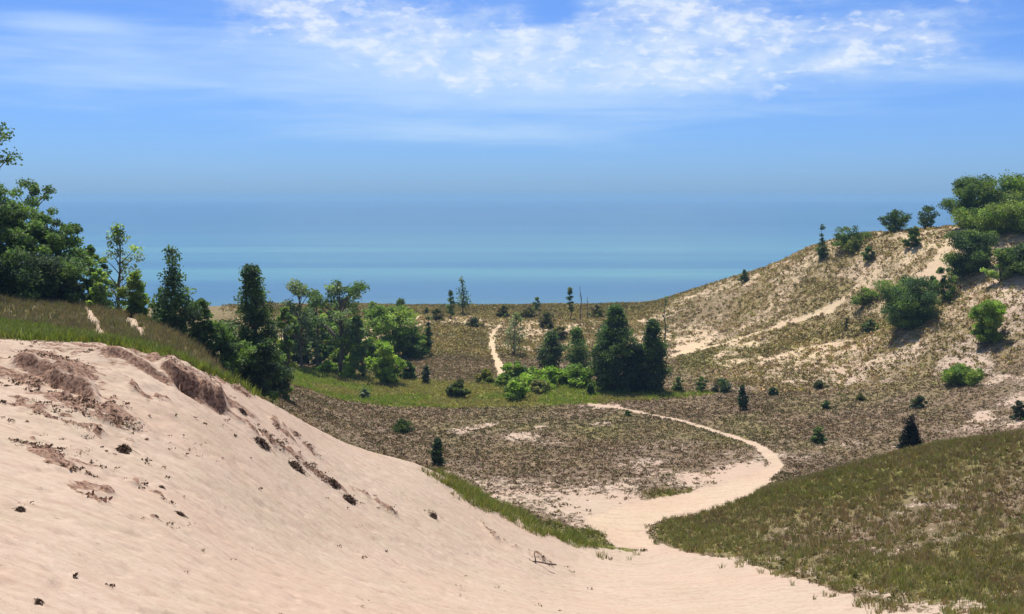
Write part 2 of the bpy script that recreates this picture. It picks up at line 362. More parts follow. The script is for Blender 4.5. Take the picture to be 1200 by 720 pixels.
def ground_material():
    m, nt = new_mat('dune_ground')
    geo = node(nt, 'ShaderNodeNewGeometry'); pos = geo.outputs['Position']
    cov = node(nt, 'ShaderNodeAttribute', attribute_name='cover')   # r plant cover, g green share, b trodden sand
    sep = node(nt, 'ShaderNodeSeparateColor'); L(nt, cov.outputs['Color'], sep.inputs[0])
    veg, grn, trod = sep.outputs
    extra = node(nt, 'ShaderNodeAttribute', attribute_name='kindof')  # r dark litter, g yellowness of the sand, b hill
    sp2 = node(nt, 'ShaderNodeSeparateColor'); L(nt, extra.outputs['Color'], sp2.inputs[0])
    lit, yel, hil = sp2.outputs
    # sand
    n1 = noise(nt, pos, .35, 4, .6); n2 = noise(nt, pos, 3.2, 5, .65); n3 = noise(nt, pos, 26, 3, .6)
    mp = node(nt, 'ShaderNodeMapping'); mp.inputs['Rotation'].default_value = (0, 0, rad(-30)); mp.inputs['Scale'].default_value = (.16, 1.0, .5)
    L(nt, pos, mp.inputs['Vector']); n4 = noise(nt, mp.outputs[0], 2.6, 5, .65)
    sand = mixc(nt, maprange(nt, n1, .35, .65), SAND_A, SAND_B)
    sand = mixc(nt, mathn(nt, 'MULTIPLY', yel, .8), sand, SAND_Y)
    sand = mixc(nt, maprange(nt, n4, .42, .72, 0., .55), sand, SAND_D)
    sand = mixc(nt, maprange(nt, n2, .42, .72, 0., .5), sand, SAND_D)
    sand = mixc(nt, maprange(nt, n3, .4, .7, 0., .25), sand, SAND_D)
    # scattered dark litter specks on the sand
    sp = noise(nt, pos, 5.5, 6, .75); sp_b = noise(nt, pos, .8, 2, .5)
    speck = maprange(nt, mathn(nt, 'ADD', sp, mathn(nt, 'MULTIPLY', sp_b, .25)), .752, .82)
    n8 = noise(nt, pos, .11, 3, .6); sand = mixc(nt, maprange(nt, n8, .4, .65, 0., .35), sand, (.40, .27, .20))
    sand = mixc(nt, mathn(nt, 'MULTIPLY', mathn(nt, 'MULTIPLY', speck, .8), mathn(nt, 'SUBTRACT', 1., trod)), sand, (.13, .085, .06))
    lt = maprange(nt, mathn(nt, 'ADD', mathn(nt, 'ADD', mathn(nt, 'MULTIPLY', noise(nt, mp.outputs[0], 4.2, 5, .7), .75), mathn(nt, 'MULTIPLY', n2, .35)), mathn(nt, 'MULTIPLY', lit, .42)), .73, .85)
    ltc = mixc(nt, maprange(nt, noise(nt, pos, 7, 4, .7), .4, .6), (.085, .045, .032), (.27, .165, .115))
    ltc = mixc(nt, maprange(nt, noise(nt, pos, 4.5, 5, .75), .50, .60, 0., .8), ltc, SAND_D)
    sand = mixc(nt, mathn(nt, 'MULTIPLY', lt, mathn(nt, 'MINIMUM', mathn(nt, 'MULTIPLY', lit, 3.), 1.)), sand, ltc)
    # soil between plants
    n5 = noise(nt, pos, 1.1, 5, .7); n6 = noise(nt, pos, 3.6, 4, .7); n7 = noise(nt, pos, .16, 3, .6)
    brown = mixc(nt, maprange(nt, n5, .35, .65), (.12, .082, .054), (.23, .162, .105))
    olive = mixc(nt, maprange(nt, n6, .35, .65), (.105, .11, .026), (.20, .18, .05))
    pur = mixc(nt, maprange(nt, n7, .45, .6, 0., .55), brown, (.165, .115, .088))
    vegc = mixc(nt, grn, pur, olive)
    vegc = mixc(nt, mathn(nt, 'MULTIPLY', hil, .6), vegc, mixc(nt, n6, (.20, .145, .075), (.36, .27, .13)))
    # cover: patches appear where noise falls below the cover value
    nn = mathn(nt, 'ADD', mathn(nt, 'MULTIPLY', n6, .55), mathn(nt, 'MULTIPLY', n5, .45))
    fac = maprange(nt, mathn(nt, 'SUBTRACT', mathn(nt, 'ADD', mathn(nt, 'MULTIPLY', veg, .56), .22), nn), -.03, .05)
    col = mixc(nt, fac, sand, vegc)
    bs = node(nt, 'ShaderNodeBsdfPrincipled'); L(nt, col, bs.inputs['Base Color'])
    bs.inputs['Roughness'].default_value = .95; bs.inputs['Specular IOR Level'].default_value = .1
    bmp = node(nt, 'ShaderNodeBump'); bmp.inputs['Distance'].default_value = .12; bmp.inputs['Strength'].default_value = .8
    hh = mathn(nt, 'ADD', mathn(nt, 'MULTIPLY', n4, .5), mathn(nt, 'ADD', mathn(nt, 'MULTIPLY', n2, .45), mathn(nt, 'MULTIPLY', n3, .10)))
    hh = mathn(nt, 'ADD', hh, mathn(nt, 'MULTIPLY', fac, .9))
    L(nt, hh, bmp.inputs['Height']); L(nt, bmp.outputs[0], bs.inputs['Normal'])
    out = node(nt, 'ShaderNodeOutputMaterial'); L(nt, bs.outputs[0], out.inputs[0])
    return m
SAND_A = (.42, .328, .256); SAND_B = (.395, .315, .236); SAND_Y = (.58, .455, .27); SAND_D = (.30, .205, .152)

def leaf_material(name, trans=.35, rough=.6):
    m, nt = new_mat(name)
    at = node(nt, 'ShaderNodeAttribute', attribute_name='tint')
    bs = node(nt, 'ShaderNodeBsdfPrincipled'); L(nt, at.outputs['Color'], bs.inputs['Base Color'])
    bs.inputs['Roughness'].default_value = rough; bs.inputs['Specular IOR Level'].default_value = .25
    tr = node(nt, 'ShaderNodeBsdfTranslucent')
    L(nt, mixc(nt, 1.0, at.outputs['Color'], (1.1, 1.25, .6), 'MULTIPLY'), tr.inputs[0])
    mx = node(nt, 'ShaderNodeMixShader'); mx.inputs[0].default_value = trans
    L(nt, bs.outputs[0], mx.inputs[1]); L(nt, tr.outputs[0], mx.inputs[2])
    out = node(nt, 'ShaderNodeOutputMaterial'); L(nt, mx.outputs[0], out.inputs[0]); return m
def bark_material(name, a, b):
    m, nt = new_mat(name)
    tc = node(nt, 'ShaderNodeTexCoord'); n = noise(nt, tc.outputs['Object'], 9, 5, .7)
    bs = node(nt, 'ShaderNodeBsdfPrincipled'); L(nt, mixc(nt, maprange(nt, n, .35, .65), a, b), bs.inputs['Base Color']); bs.inputs['Roughness'].default_value = .9
    bp = node(nt, 'ShaderNodeBump'); bp.inputs['Distance'].default_value = .03; L(nt, n, bp.inputs['Height']); L(nt, bp.outputs[0], bs.inputs['Normal'])
    out = node(nt, 'ShaderNodeOutputMaterial'); L(nt, bs.outputs[0], out.inputs[0]); return m
M_GROUND = ground_material()
M_LEAF = leaf_material('leaves', .42); M_GRASS = leaf_material('grass_blades', .3); M_HEATH = leaf_material('low_plants', .12, .85)
M_BARK = bark_material('bark', (.06, .045, .035), (.17, .14, .11)); M_DEAD = bark_material('dead_wood', (.10, .085, .07), (.26, .23, .20))
M_ROOT = bark_material('root_litter', (.045, .028, .02), (.14, .085, .06))

# ------------------------------------------------------------------ build the land
ua = np.concatenate([np.arange(-500, -160, 12), np.arange(-160, 1361, 3.0), np.arange(1372, 1701, 12)])
azs = np.arctan(lat0(ua)); back_az = np.linspace(azs[-1], azs[0] + 2 * math.pi, 70)[1:-1]
AZ = np.concatenate([azs, back_az])
RR = np.concatenate([[.6], np.geomspace(1.2, 20, 60)[:-1], np.geomspace(20, 300, 760), np.linspace(302, 420, 16)])
A_, R_ = np.meshgrid(AZ, RR)
X = R_ * np.sin(A_); Y = R_ * np.cos(A_)
mk = masks(X.ravel(), Y.ravel())
Z = height(X.ravel(), Y.ravel())
Z = Z - mk['path'] * .06 * (mk['d'] > 57)

def cover_of(mk, x, y):
    """plant cover 0..1, green share 0..1"""
    big = fbm(x, y, 16, 3, 60); mid = fbm(x, y, 4.5, 3, 63)
    u, d = mk['u'], mk['d']
    veg = .70 + .30 * big + .24 * mid                     # heath of the valley floor
    # thinning toward the sand pool and near slope foot
    pd = poly_signed(x, y, POOL)
    veg = veg - .42 * (1 - sstep(0, 9, -pd)) * (u < 900) - .12 * np.exp(-((d - 97) / 9) ** 2) * (u < 820)
    veg = np.where(mk['hill'] > 0, veg * (1 - mk['hill']) + mk['hill'] * (.46 + .24 * big + .2 * mid), veg)
    veg = veg * (1 - mk['fore']) + mk['fore'] * (.56 + .3 * big + .25 * mid + .5 * sstep(232, 240, d + 4 * mid))
    veg = veg + mk['field'] * .5 - .14 * mk['hill'] * np.exp(-((d - 142) / 16) ** 2) + mk['back'] * .22 + mk['gp'] * .35 * np.clip(1 + mid, 0, 1)
    mo = mk['mound']; dm = d - np.interp(u, mbu, mby)
    ridge = sstep(72, 82, d + 3 * mid); moundv = .74 + .26 * mid - .28 * (1 - sstep(0, 8, dm)) * (u > 840) + .3 * sstep(0, 4, dm) * (u < 900) + .5 * ridge - .12 * np.exp(-((d - 68) / 7) ** 2) * sstep(860, 1000, u)
    veg = veg * (1 - mo) + mo * moundv
    veg = np.maximum(veg, mk['leftg'] * (.9 + .1 * mid)); veg = veg * (1 - mk['stripg']) + mk['stripg'] * (.55 + .4 * mid + .2 * sstep(600, 660, u))
    veg = veg - .36 * mk['spot']
    veg = veg * (1 - mk['sand']) * (1 - mk['path'])
    veg = veg * (1 - mk['beach'])
    grn = .06 + .9 * np.clip(fbm(x, y, 13, 3, 66) - .05, 0, .6); grn = np.maximum(grn, mk['fore'] * (.5 + .5 * sstep(232, 240, d)))
    grn = np.maximum(grn, mk['field']); brownm = np.exp(-((d - 69) / 7.5) ** 2) * sstep(850, 980, u); grn = np.maximum(grn * (1 - mk['mound']), mk['mound'] * (.75 + .3 * big - .75 * brownm)); grn = np.maximum(grn, np.maximum(mk['stripg'], mk['gp'] * .9))
    lg = mk['leftg']; zone = 1 - sstep(13, 20, d - mk['cy'] + 3 * mid)
    grn = np.maximum(grn * (1 - lg), lg * (.35 + .6 * zone))
    grn = np.maximum(grn, mk['hill'] * (.35 + .5 * big))
    return np.clip(veg, 0, 1.15), np.clip(grn, 0, 1)
veg, grn = cover_of(mk, X.ravel(), Y.ravel())
u_, d_, cy_ = mk['u'], mk['d'], mk['cy']
_band = scarps(X.ravel(), Y.ravel(), u_, d_, cy_)[1]
litter = np.maximum(litter_f(X.ravel(), Y.ravel()), _band) * 1.0 + (1 - sstep(60, 280, u_)) * sstep(-16, -4, d_ - cy_) * .42
litter = np.clip(litter, 0, 1) * mk['sand']
yel = np.clip(sstep(150, 180, d_) + .3 * mk['path'], 0, 1)
cover = np.stack([veg, grn, mk['path']], 1); kindof = np.stack([litter, yel, mk['hill']], 1)

na = len(AZ); nr = len(RR)
idx = np.arange(na * nr).reshape(nr, na)
a = idx[:-1, :]; b = np.roll(idx, -1, 1)[:-1, :]; c = np.roll(idx, -1, 1)[1:, :]; d__ = idx[1:, :]
quads = np.stack([a.ravel(), b.ravel(), c.ravel(), d__.ravel()], 1)[:, ::-1]
V = np.stack([X.ravel(), Y.ravel(), Z], 1)
def q_mean(arr): return arr[quads].mean(1)
is_path = (q_mean(mk['path']) > .5) & (q_mean(mk['sand']) < .5)
is_sand = (~is_path) & ((q_mean(mk['sand']) > .5) | ((q_mean(V[:, 2]) < -28) & False))
is_hill = (~is_path) & (~is_sand) & (q_mean(mk['hill']) > .5)
is_beach = (~is_path) & (~is_sand) & (~is_hill) & (q_mean(d_) > 262)
is_gr = ~(is_path | is_sand | is_hill | is_beach)
def sub(mask, name):
    q = quads[mask]; used, inv = np.unique(q, return_inverse=True)
    me = mesh_np(name, V[used], inv.reshape(q.shape), M_GROUND, {'cover': cover[used], 'kindof': kindof[used]}, smooth=True)
    # shared normals so the seams between ground sheets do not show
    link(name, me, kind='structure'); return used, me
NORM = np.zeros_like(V); e1 = V[quads[:, 1]] - V[quads[:, 0]]; e2 = V[quads[:, 3]] - V[quads[:, 0]]; fn_ = np.cross(e1, e2)
for k in range(4): np.add.at(NORM, quads[:, k], fn_)
NORM /= np.linalg.norm(NORM, axis=1)[:, None] + 1e-12
for mask, name in ((is_path, 'path'), (is_sand, 'sand_dune'), (is_hill, 'hill'), (is_beach, 'beach'), (is_gr, 'ground')):
    used, me = sub(mask, name)
    me.normals_split_custom_set_from_vertices(NORM[used].tolist())
print('land', time.time() - T0, len(V))

# ------------------------------------------------------------------ lake
def lake_material():
    m, nt = new_mat('lake_water')
    geo = node(nt, 'ShaderNodeNewGeometry'); pos = geo.outputs['Position']
    sx = node(nt, 'ShaderNodeSeparateXYZ'); L(nt, pos, sx.inputs[0])
    mp = node(nt, 'ShaderNodeMapping'); mp.inputs['Scale'].default_value = (.00055, .0035, 1); L(nt, pos, mp.inputs['Vector'])
    nb = noise(nt, mp.outputs[0], 1.0, 4, .6)
    ly = mathn(nt, 'LOGARITHM', mathn(nt, 'ADD', mathn(nt, 'MAXIMUM', sx.outputs['Y'], 10.), mathn(nt, 'MULTIPLY', mathn(nt, 'SUBTRACT', nb, .5), mathn(nt, 'MULTIPLY', sx.outputs['Y'], .35))), 10.)
    cr = node(nt, 'ShaderNodeValToRGB'); cr.color_ramp.interpolation = 'EASE'
    L(nt, maprange(nt, ly, 2.4, 4.0, smooth=False), cr.inputs[0])
    els = [(0, (.10, .165, .18)), (.08, (.06, .135, .17)), (.12, (.055, .14, .18)), (.17, (.085, .21, .215)), (.225, (.065, .18, .205)), (.29, (.08, .195, .215)), (.38, (.06, .155, .20)), (.5, (.04, .12, .18)), (1, (.03, .10, .17))]
    e = cr.color_ramp.elements; e[0].position = 0; e[0].color = (*els[0][1], 1); e[1].position = 1; e[1].color = (*els[-1][1], 1)
    for p, c_ in els[1:-1]: q = e.new(p); q.color = (*c_, 1)
    mp2 = node(nt, 'ShaderNodeMapping'); mp2.inputs['Scale'].default_value = (.05, .35, 1); L(nt, pos, mp2.inputs['Vector'])
    w1_ = noise(nt, mp2.outputs[0], 1.0, 6, .65)
    mp3 = node(nt, 'ShaderNodeMapping'); mp3.inputs['Scale'].default_value = (.0005, .0055, 1); L(nt, pos, mp3.inputs['Vector'])
    w2_ = noise(nt, mp3.outputs[0], 1.0, 9, .75)
    col = mixc(nt, maprange(nt, w2_, .44, .58, 0., .8), cr.outputs[0], mixc(nt, .7, cr.outputs[0], (.03, .09, .18)))
    bs = node(nt, 'ShaderNodeBsdfPrincipled'); L(nt, col, bs.inputs['Base Color']); bs.inputs['Roughness'].default_value = .28; bs.inputs['IOR'].default_value = 1.33
    bs.inputs['Specular IOR Level'].default_value = .35
    bp = node(nt, 'ShaderNodeBump'); bp.inputs['Distance'].default_value = .5; bp.inputs['Strength'].default_value = .5
    L(nt, w1_, bp.inputs['Height']); L(nt, bp.outputs[0], bs.inputs['Normal'])
    out = node(nt, 'ShaderNodeOutputMaterial'); L(nt, bs.outputs[0], out.inputs[0]); return m
LAKE_Z = -34.6
FARD = 15000.0
lv = np.array([(-FARD, -2000, LAKE_Z), (FARD, -2000, LAKE_Z), (FARD, FARD, LAKE_Z), (-FARD, FARD, LAKE_Z)])
# the sheet starts at the beach, the land hides it elsewhere
lv[0, 1] = lv[1, 1] = 262
link('lake_water', mesh_np('lake_water', lv, np.array([[0, 1, 2, 3]]), lake_material()), kind='structure')
# inland ground behind and beside the dunes out to the horizon
gv = np.array([(-FARD, -FARD, -34.8), (FARD, -FARD, -34.8), (FARD, 263, -34.8), (-FARD, 263, -34.8)])
ginl = mesh_np('inland_ground', gv, np.array([[0, 1, 2, 3]]), M_GROUND, {'cover': np.tile([[.9, .6, 0.]], (4, 1)), 'kindof': np.zeros((4, 3))})
link('inland_ground', ginl, kind='structure')

# ------------------------------------------------------------------ low plants as stuff
rng = np.random.default_rng(7)
def sample_zone(n, u0, u1, d0, d1):
    u = rng.uniform(u0, u1, n); d = np.sqrt(rng.uniform(d0 * d0, d1 * d1, n))
    return lat0(u) * d, d
def clumps(x, y, z, rad_, hgt, cols, nleaf, leaf, name, mat, label=None, upright=.3):
    n = len(x); k = nleaf
    th = rng.uniform(0, 2 * np.pi, (n, k)); rr = np.sqrt(rng.uniform(0, 1, (n, k))) * rad_[:, None]
    hz = rng.uniform(.15, 1, (n, k)) * hgt[:, None] * np.sqrt(np.clip(1 - (rr / (rad_[:, None] + 1e-6)) ** 2 * .75, 0, 1))
    c = np.stack([x[:, None] + rr * np.cos(th), y[:, None] + rr * np.sin(th), z[:, None] + hz], -1).reshape(-1, 3)
    s = (leaf[:, None] * rng.uniform(.6, 1.3, (n, k))).ravel()
    V4 = rhombi(c, s, upright)
    col = np.repeat(cols, k, 0) * rng.uniform(.7, 1.3, (n * k, 1))
    F4 = np.arange(len(V4)).reshape(-1, 4)
    return mesh_np(name, V4, F4, mat, np.repeat(col, 4, 0))
def rhombi(c, s, upright=0., rg=None, asp=.55):
    rg = rg or rng; n = len(c)
    a1 = rg.normal(size=(n, 3)); a1[:, 2] *= (1 - upright); a1 /= np.linalg.norm(a1, axis=1)[:, None]
    if upright > 0: a1[:, 2] += upright * 1.6; a1 /= np.linalg.norm(a1, axis=1)[:, None]
    b1 = np.cross(a1, rg.normal(size=(n, 3))); b1 /= np.linalg.norm(b1, axis=1)[:, None] + 1e-9
    s = s[:, None]
    P = np.stack([c - a1 * s, c + b1 * s * asp, c + a1 * s, c - b1 * s * asp], 1)
    return P.reshape(-1, 3)
def blades(x, y, z, h, cols, nb, w, name, mat, spread=.25):
    n = len(x); th = rng.uniform(0, 2 * np.pi, (n, nb)); ro = rng.uniform(0, 1, (n, nb)) * spread * h[:, None]
    bx = x[:, None] + ro * np.cos(th); by = y[:, None] + ro * np.sin(th); bz = np.repeat(z[:, None], nb, 1) - .03
    hh = h[:, None] * rng.uniform(.55, 1.15, (n, nb)); lean = rng.uniform(.15, .75, (n, nb)) * hh; la = th + rng.normal(0, .6, (n, nb))
    wa = rng.uniform(0, np.pi, (n, nb)); ww = w * rng.uniform(.6, 1.3, (n, nb))
    dx, dy = np.cos(wa) * ww, np.sin(wa) * ww
    p0 = np.stack([bx - dx, by - dy, bz], -1); p1 = np.stack([bx + dx, by + dy, bz], -1)
    mx_, my_ = bx + lean * .35 * np.cos(la), by + lean * .35 * np.sin(la); mz = bz + hh * .62
    p2 = np.stack([mx_ + dx * .8, my_ + dy * .8, mz], -1); p3 = np.stack([mx_ - dx * .8, my_ - dy * .8, mz], -1)
    tx, ty, tz = bx + lean * np.cos(la), by + lean * np.sin(la), bz + hh * .98
    p4 = np.stack([tx + dx * .12, ty + dy * .12, tz], -1); p5 = np.stack([tx - dx * .12, ty - dy * .12, tz], -1)
    Vv = np.stack([p0, p1, p2, p3, p4, p5], 2).reshape(-1, 3); base = np.arange(n * nb)[:, None] * 6
    F = np.concatenate([base + np.array([[0, 1, 2, 3]]), base + np.array([[3, 2, 4, 5]])], 0)
    col = np.repeat(cols, nb, 0) * rng.uniform(.75, 1.25, (n * nb, 1))
    return mesh_np(name, Vv, F, mat, np.repeat(col, 6, 0))
def pal(n, palette, jit=.12):
    P = np.array(palette); i = rng.integers(0, len(P), n); t = rng.uniform(0, 1, (n, 1)); j = rng.integers(0, len(P), n)
    return (P[i] * (1 - .5 * t) + P[j] * .5 * t) * rng.uniform(1 - jit, 1 + jit, (n, 3))

PAL_HEATH = [(.17, .108, .067), (.215, .14, .09), (.14, .118, .045), (.29, .205, .135), (.115, .075, .048), (.19, .145, .062)]
PAL_HILL = [(.37, .265, .135), (.31, .245, .08), (.48, .37, .18), (.26, .17, .095), (.35, .285, .09)]
PAL_GREEN = [(.22, .30, .045), (.17, .25, .035), (.30, .34, .07), (.25, .25, .06)]
PAL_MOUND = [(.21, .185, .06), (.155, .16, .045), (.27, .22, .09), (.30, .225, .13), (.22, .145, .10)]
PAL_OLIVE = [(.14, .15, .04), (.18, .165, .06), (.12, .13, .035), (.20, .175, .08)]

def scatter(n, u0, u1, d0, d1, keep):
    x, y = sample_zone(n, u0, u1, d0, d1); m = masks(x, y); veg, grn = cover_of(m, x, y)
    dens = fbm(x, y, 1.6, 3, 80) * .5 + .5
    k = keep(m, veg, grn, dens, x, y) > rng.uniform(0, 1, n)
    x, y = x[k], y[k]; z = height(x, y)
    return x, y, z, grn[k], {a_: b_[k] for a_, b_ in m.items()}, veg[k]

# heath on the valley floor
x, y, z, g, m, v = scatter(230000, -120, 1320, 50, 205, lambda m, veg, grn, dens, x, y: np.clip((veg - .2) * 1.5, 0, 1) * (1 - m['path']) * (1 - m['sand']) * (1 - m['hill']) * (1 - m['fore']) * (1 - .8 * m['field']) * (1 - m['mound'] * .5) * (1 - m['leftg']) * sstep(.18, .55, dens + veg * .3))
cols = pal(len(x), PAL_HEATH) * (1 + .45 * fbm(x, y, 6, 4, 98))[:, None]; cols = cols * (1 - g[:, None] * .85) + pal(len(x), PAL_OLIVE) * g[:, None] * .85
sc = rng.uniform(.5, 1.2, len(x)) ** 1.5 * (1 + .5 * (rng.uniform(0, 1, len(x)) < .08))
link('heath_plants', clumps(x, y, z, .23 * sc, .15 * sc, cols, 10, .085 * sc, 'heath_plants', M_HEATH), kind='stuff', label='low brown and purple heath plants covering the valley floor')
print('heath', len(x), time.time() - T0)
# plants on the right-hand dune hill and the far foredunes
x, y, z, g, m, v = scatter(200000, -100, 1330, 120, 258, lambda m, veg, grn, dens, x, y: np.clip((veg - .15) * 1.25, 0, 1) * (1 - m['path']) * (1 - m['leftg']) * np.maximum(m['hill'], m['fore']) * sstep(.25, .62, dens + veg * .3))
cols = pal(len(x), PAL_HILL) * (1 + .4 * fbm(x, y, 7, 4, 99))[:, None]; cols = cols * (1 - g[:, None] * .3) + pal(len(x), PAL_OLIVE) * g[:, None] * .3
sc = rng.uniform(.6, 1.4, len(x))
link('dune_plants', clumps(x, y, z, .34 * sc, .34 * sc, cols, 10, .16 * sc, 'dune_plants', M_HEATH, upright=.45), kind='stuff', label='brown and olive tufts dotted over the sunny dune hill and foredunes')
# grass field, bright
x, y, z, g, m, v = scatter(90000, 300, 1000, 105, 215, lambda m, veg, grn, dens, x, y: np.maximum(m['field'] * .9, m['back'] * .25) * (1 - m['path']))
cols = pal(len(x), PAL_GREEN); yb = (fbm(x, y, 8, 2, 91) > .0)[:, None]; cols = np.where(yb, cols, pal(len(x), [(.36, .30, .12), (.30, .26, .09)]))
cols = np.where((m['back'] > .5)[:, None], pal(len(x), [(.28, .20, .12), (.22, .17, .08)]), cols)
link('meadow_grass', blades(x, y, z, rng.uniform(.25, .5, len(x)), cols, 5, .035, 'meadow_grass', M_GRASS, .6), kind='stuff', label='bright green and straw grass of the flat meadow below the trees')
# marram on the near mound, the strip along the sand and the left crest
x, y, z, g, m, v = scatter(62000, 470, 1330, 38, 100, lambda m, veg, grn, dens, x, y: np.maximum(m['mound'] * np.clip(grn * 1.3 - .1, .42, 1) * (1 - .9 * m['sand']) * np.where(m['u'] > 840, .25 + .75 * sstep(0, 9, m['d'] - np.interp(m['u'], mbu, mby)), 1), np.maximum(m['stripg'] * .9 * sstep(.42, .62, dens), .5 * sstep(800, 880, m['u']) * np.exp(-((m['d'] - np.interp(m['u'], mbu, mby)) / 2.2) ** 2) * sstep(.5, .62, dens))) * sstep(.3, .58, dens + veg * .2) * (1 - m['path']))
cols = pal(len(x), PAL_MOUND)
bp = (fbm(x, y, 5, 4, 97) > .12)[:, None] & (rng.uniform(0, 1, (len(x), 1)) < .45); cols = np.where(bp, pal(len(x), [(.22, .15, .085), (.18, .125, .07), (.29, .21, .12)]), cols); rd = (m['d'] > 78)[:, None]; cols = np.where(rd & ~bp, cols * np.array([.9, .96, .8]), cols)
st = m['stripg'][:, None] > .4; cols = np.where(st, pal(len(x), [(.20, .21, .05), (.26, .25, .08), (.16, .18, .04)]), cols)
fr = (m['d'] - np.interp(m['u'], mbu, mby) < 9)[:, None] & (rng.uniform(0, 1, (len(x), 1)) < .6); cols = np.where(fr & ~st, pal(len(x), [(.24, .225, .075), (.29, .245, .11), (.18, .185, .055)]), cols)
link('marram_grass', blades(x, y, z, rng.uniform(.24, .5, len(x)) * np.where(st[:, 0], 1.5, 1.0), cols, 12, .017, 'marram_grass', M_GRASS, .45), kind='stuff', label='tufted olive dune grass on the near mound and along the sand edge')
print('marram', len(x), time.time() - T0)
x, y, z, g, m, v = scatter(60000, -160, 420, 48, 112, lambda m, veg, grn, dens, x, y: np.maximum(m['leftg'], sstep(330, 345, m['u']) * 0) * (.9 - .65 * sstep(12, 20, m['d'] - m['cy'])) * (1 - m['path']) * sstep(.1, .5, dens + .2))
cols = pal(len(x), [(.19, .23, .04), (.15, .18, .032), (.24, .235, .07), (.12, .15, .035)])
zz = (m['d'] - m['cy'] > 15)[:, None]; cols = np.where(zz, pal(len(x), [(.18, .15, .08), (.13, .12, .05), (.22, .16, .11)]), cols)
link('crest_grass', blades(x, y, z, rng.uniform(.3, .65, len(x)), cols, 9, .022, 'crest_grass', M_GRASS, .45), kind='stuff', label='green grass behind the crest of the bare sand dune at left')
# loose root and stalk litter lying on the sand near the crest
x, y = sample_zone(60000, -60, 700, 12, 80); m = masks(x, y)
lit_ = np.clip(np.maximum(litter_f(x, y), scarps(x, y, m['u'], m['d'], m['cy'])[1]) * 1.2 + .1 * (1 - sstep(120, 330, m['u'])) * sstep(-26, -6, m['d'] - m['cy']) + .006, 0, 1)
cl = sstep(-.05, .40, fbm(x * .5 + y * .3, y * .8 - x * .3, 1.1, 4, 95))
k = (lit_ * cl * m['sand'] > rng.uniform(0, 1, len(x))); x, y = x[k], y[k]; z = height(x, y)
link('plant_litter', clumps(x, y, z, rng.uniform(.05, .26, len(x)), rng.uniform(.02, .10, len(x)), pal(len(x), [(.15, .082, .055), (.09, .05, .036), (.22, .13, .09), (.14, .10, .055)]), 10, rng.uniform(.02, .065, len(x)), 'plant_litter', M_HEATH, upright=.35), kind='stuff', label='dark dead roots and stalks scattered over the upper sand dune')
print('stuff', time.time() - T0)

# ------------------------------------------------------------------ woody plants
def tube(path, r0, r1, sides=6):
    """tapered tube along path (n,3) -> verts, quads"""
    path = np.asarray(path, float); n = len(path)
    t = np.gradient(path, axis=0); t /= np.linalg.norm(t, axis=1)[:, None] + 1e-9
    ref = np.array([1., .13, .07]); a = np.cross(t, ref); a /= np.linalg.norm(a, axis=1)[:, None] + 1e-9; b = np.cross(t, a)
    rr = np.linspace(r0, r1, n)[:, None, None]; th = np.linspace(0, 2 * np.pi, sides, endpoint=False)[None, :, None]
    V = path[:, None, :] + rr * (a[:, None, :] * np.cos(th) + b[:, None, :] * np.sin(th))
    i = np.arange((n - 1) * sides); r = i // sides; s = i % sides; s2 = (s + 1) % sides
    F = np.stack([r * sides + s, r * sides + s2, (r + 1) * sides + s2, (r + 1) * sides + s], 1)
    return V.reshape(-1, 3), F
class Wood:
    def __init__(s): s.V = []; s.F = []; s.n = 0
    def add(s, path, r0, r1, sides=6):
        v, f = tube(path, r0, r1, sides); s.V.append(v); s.F.append(f + s.n); s.n += len(v)
    def mesh(s, name, mat): return mesh_np(name, np.concatenate(s.V), np.concatenate(s.F), mat, smooth=True)

def envelope(kind, t):
    t = np.clip(t, 0, 1)
    if kind == 'cone': return np.clip((1 - t) ** .8 * (.35 + .65 * sstep(0, .22, t)), .04, 1)
    if kind == 'column': return np.sqrt(np.clip(1 - (2 * t - .85) ** 2 / 1.5, .02, 1)) * (1 - .55 * sstep(.5, 1, t))
    if kind == 'round': return np.sqrt(np.clip(1 - (2 * t - 1) ** 2, .03, 1))
    if kind == 'dome': return np.sqrt(np.clip(1 - t ** 2.2, .03, 1))
    if kind == 'crown': return np.sqrt(np.clip(1 - (1.9 * t - 1.05) ** 2, .05, 1))
    return 1 + 0 * t

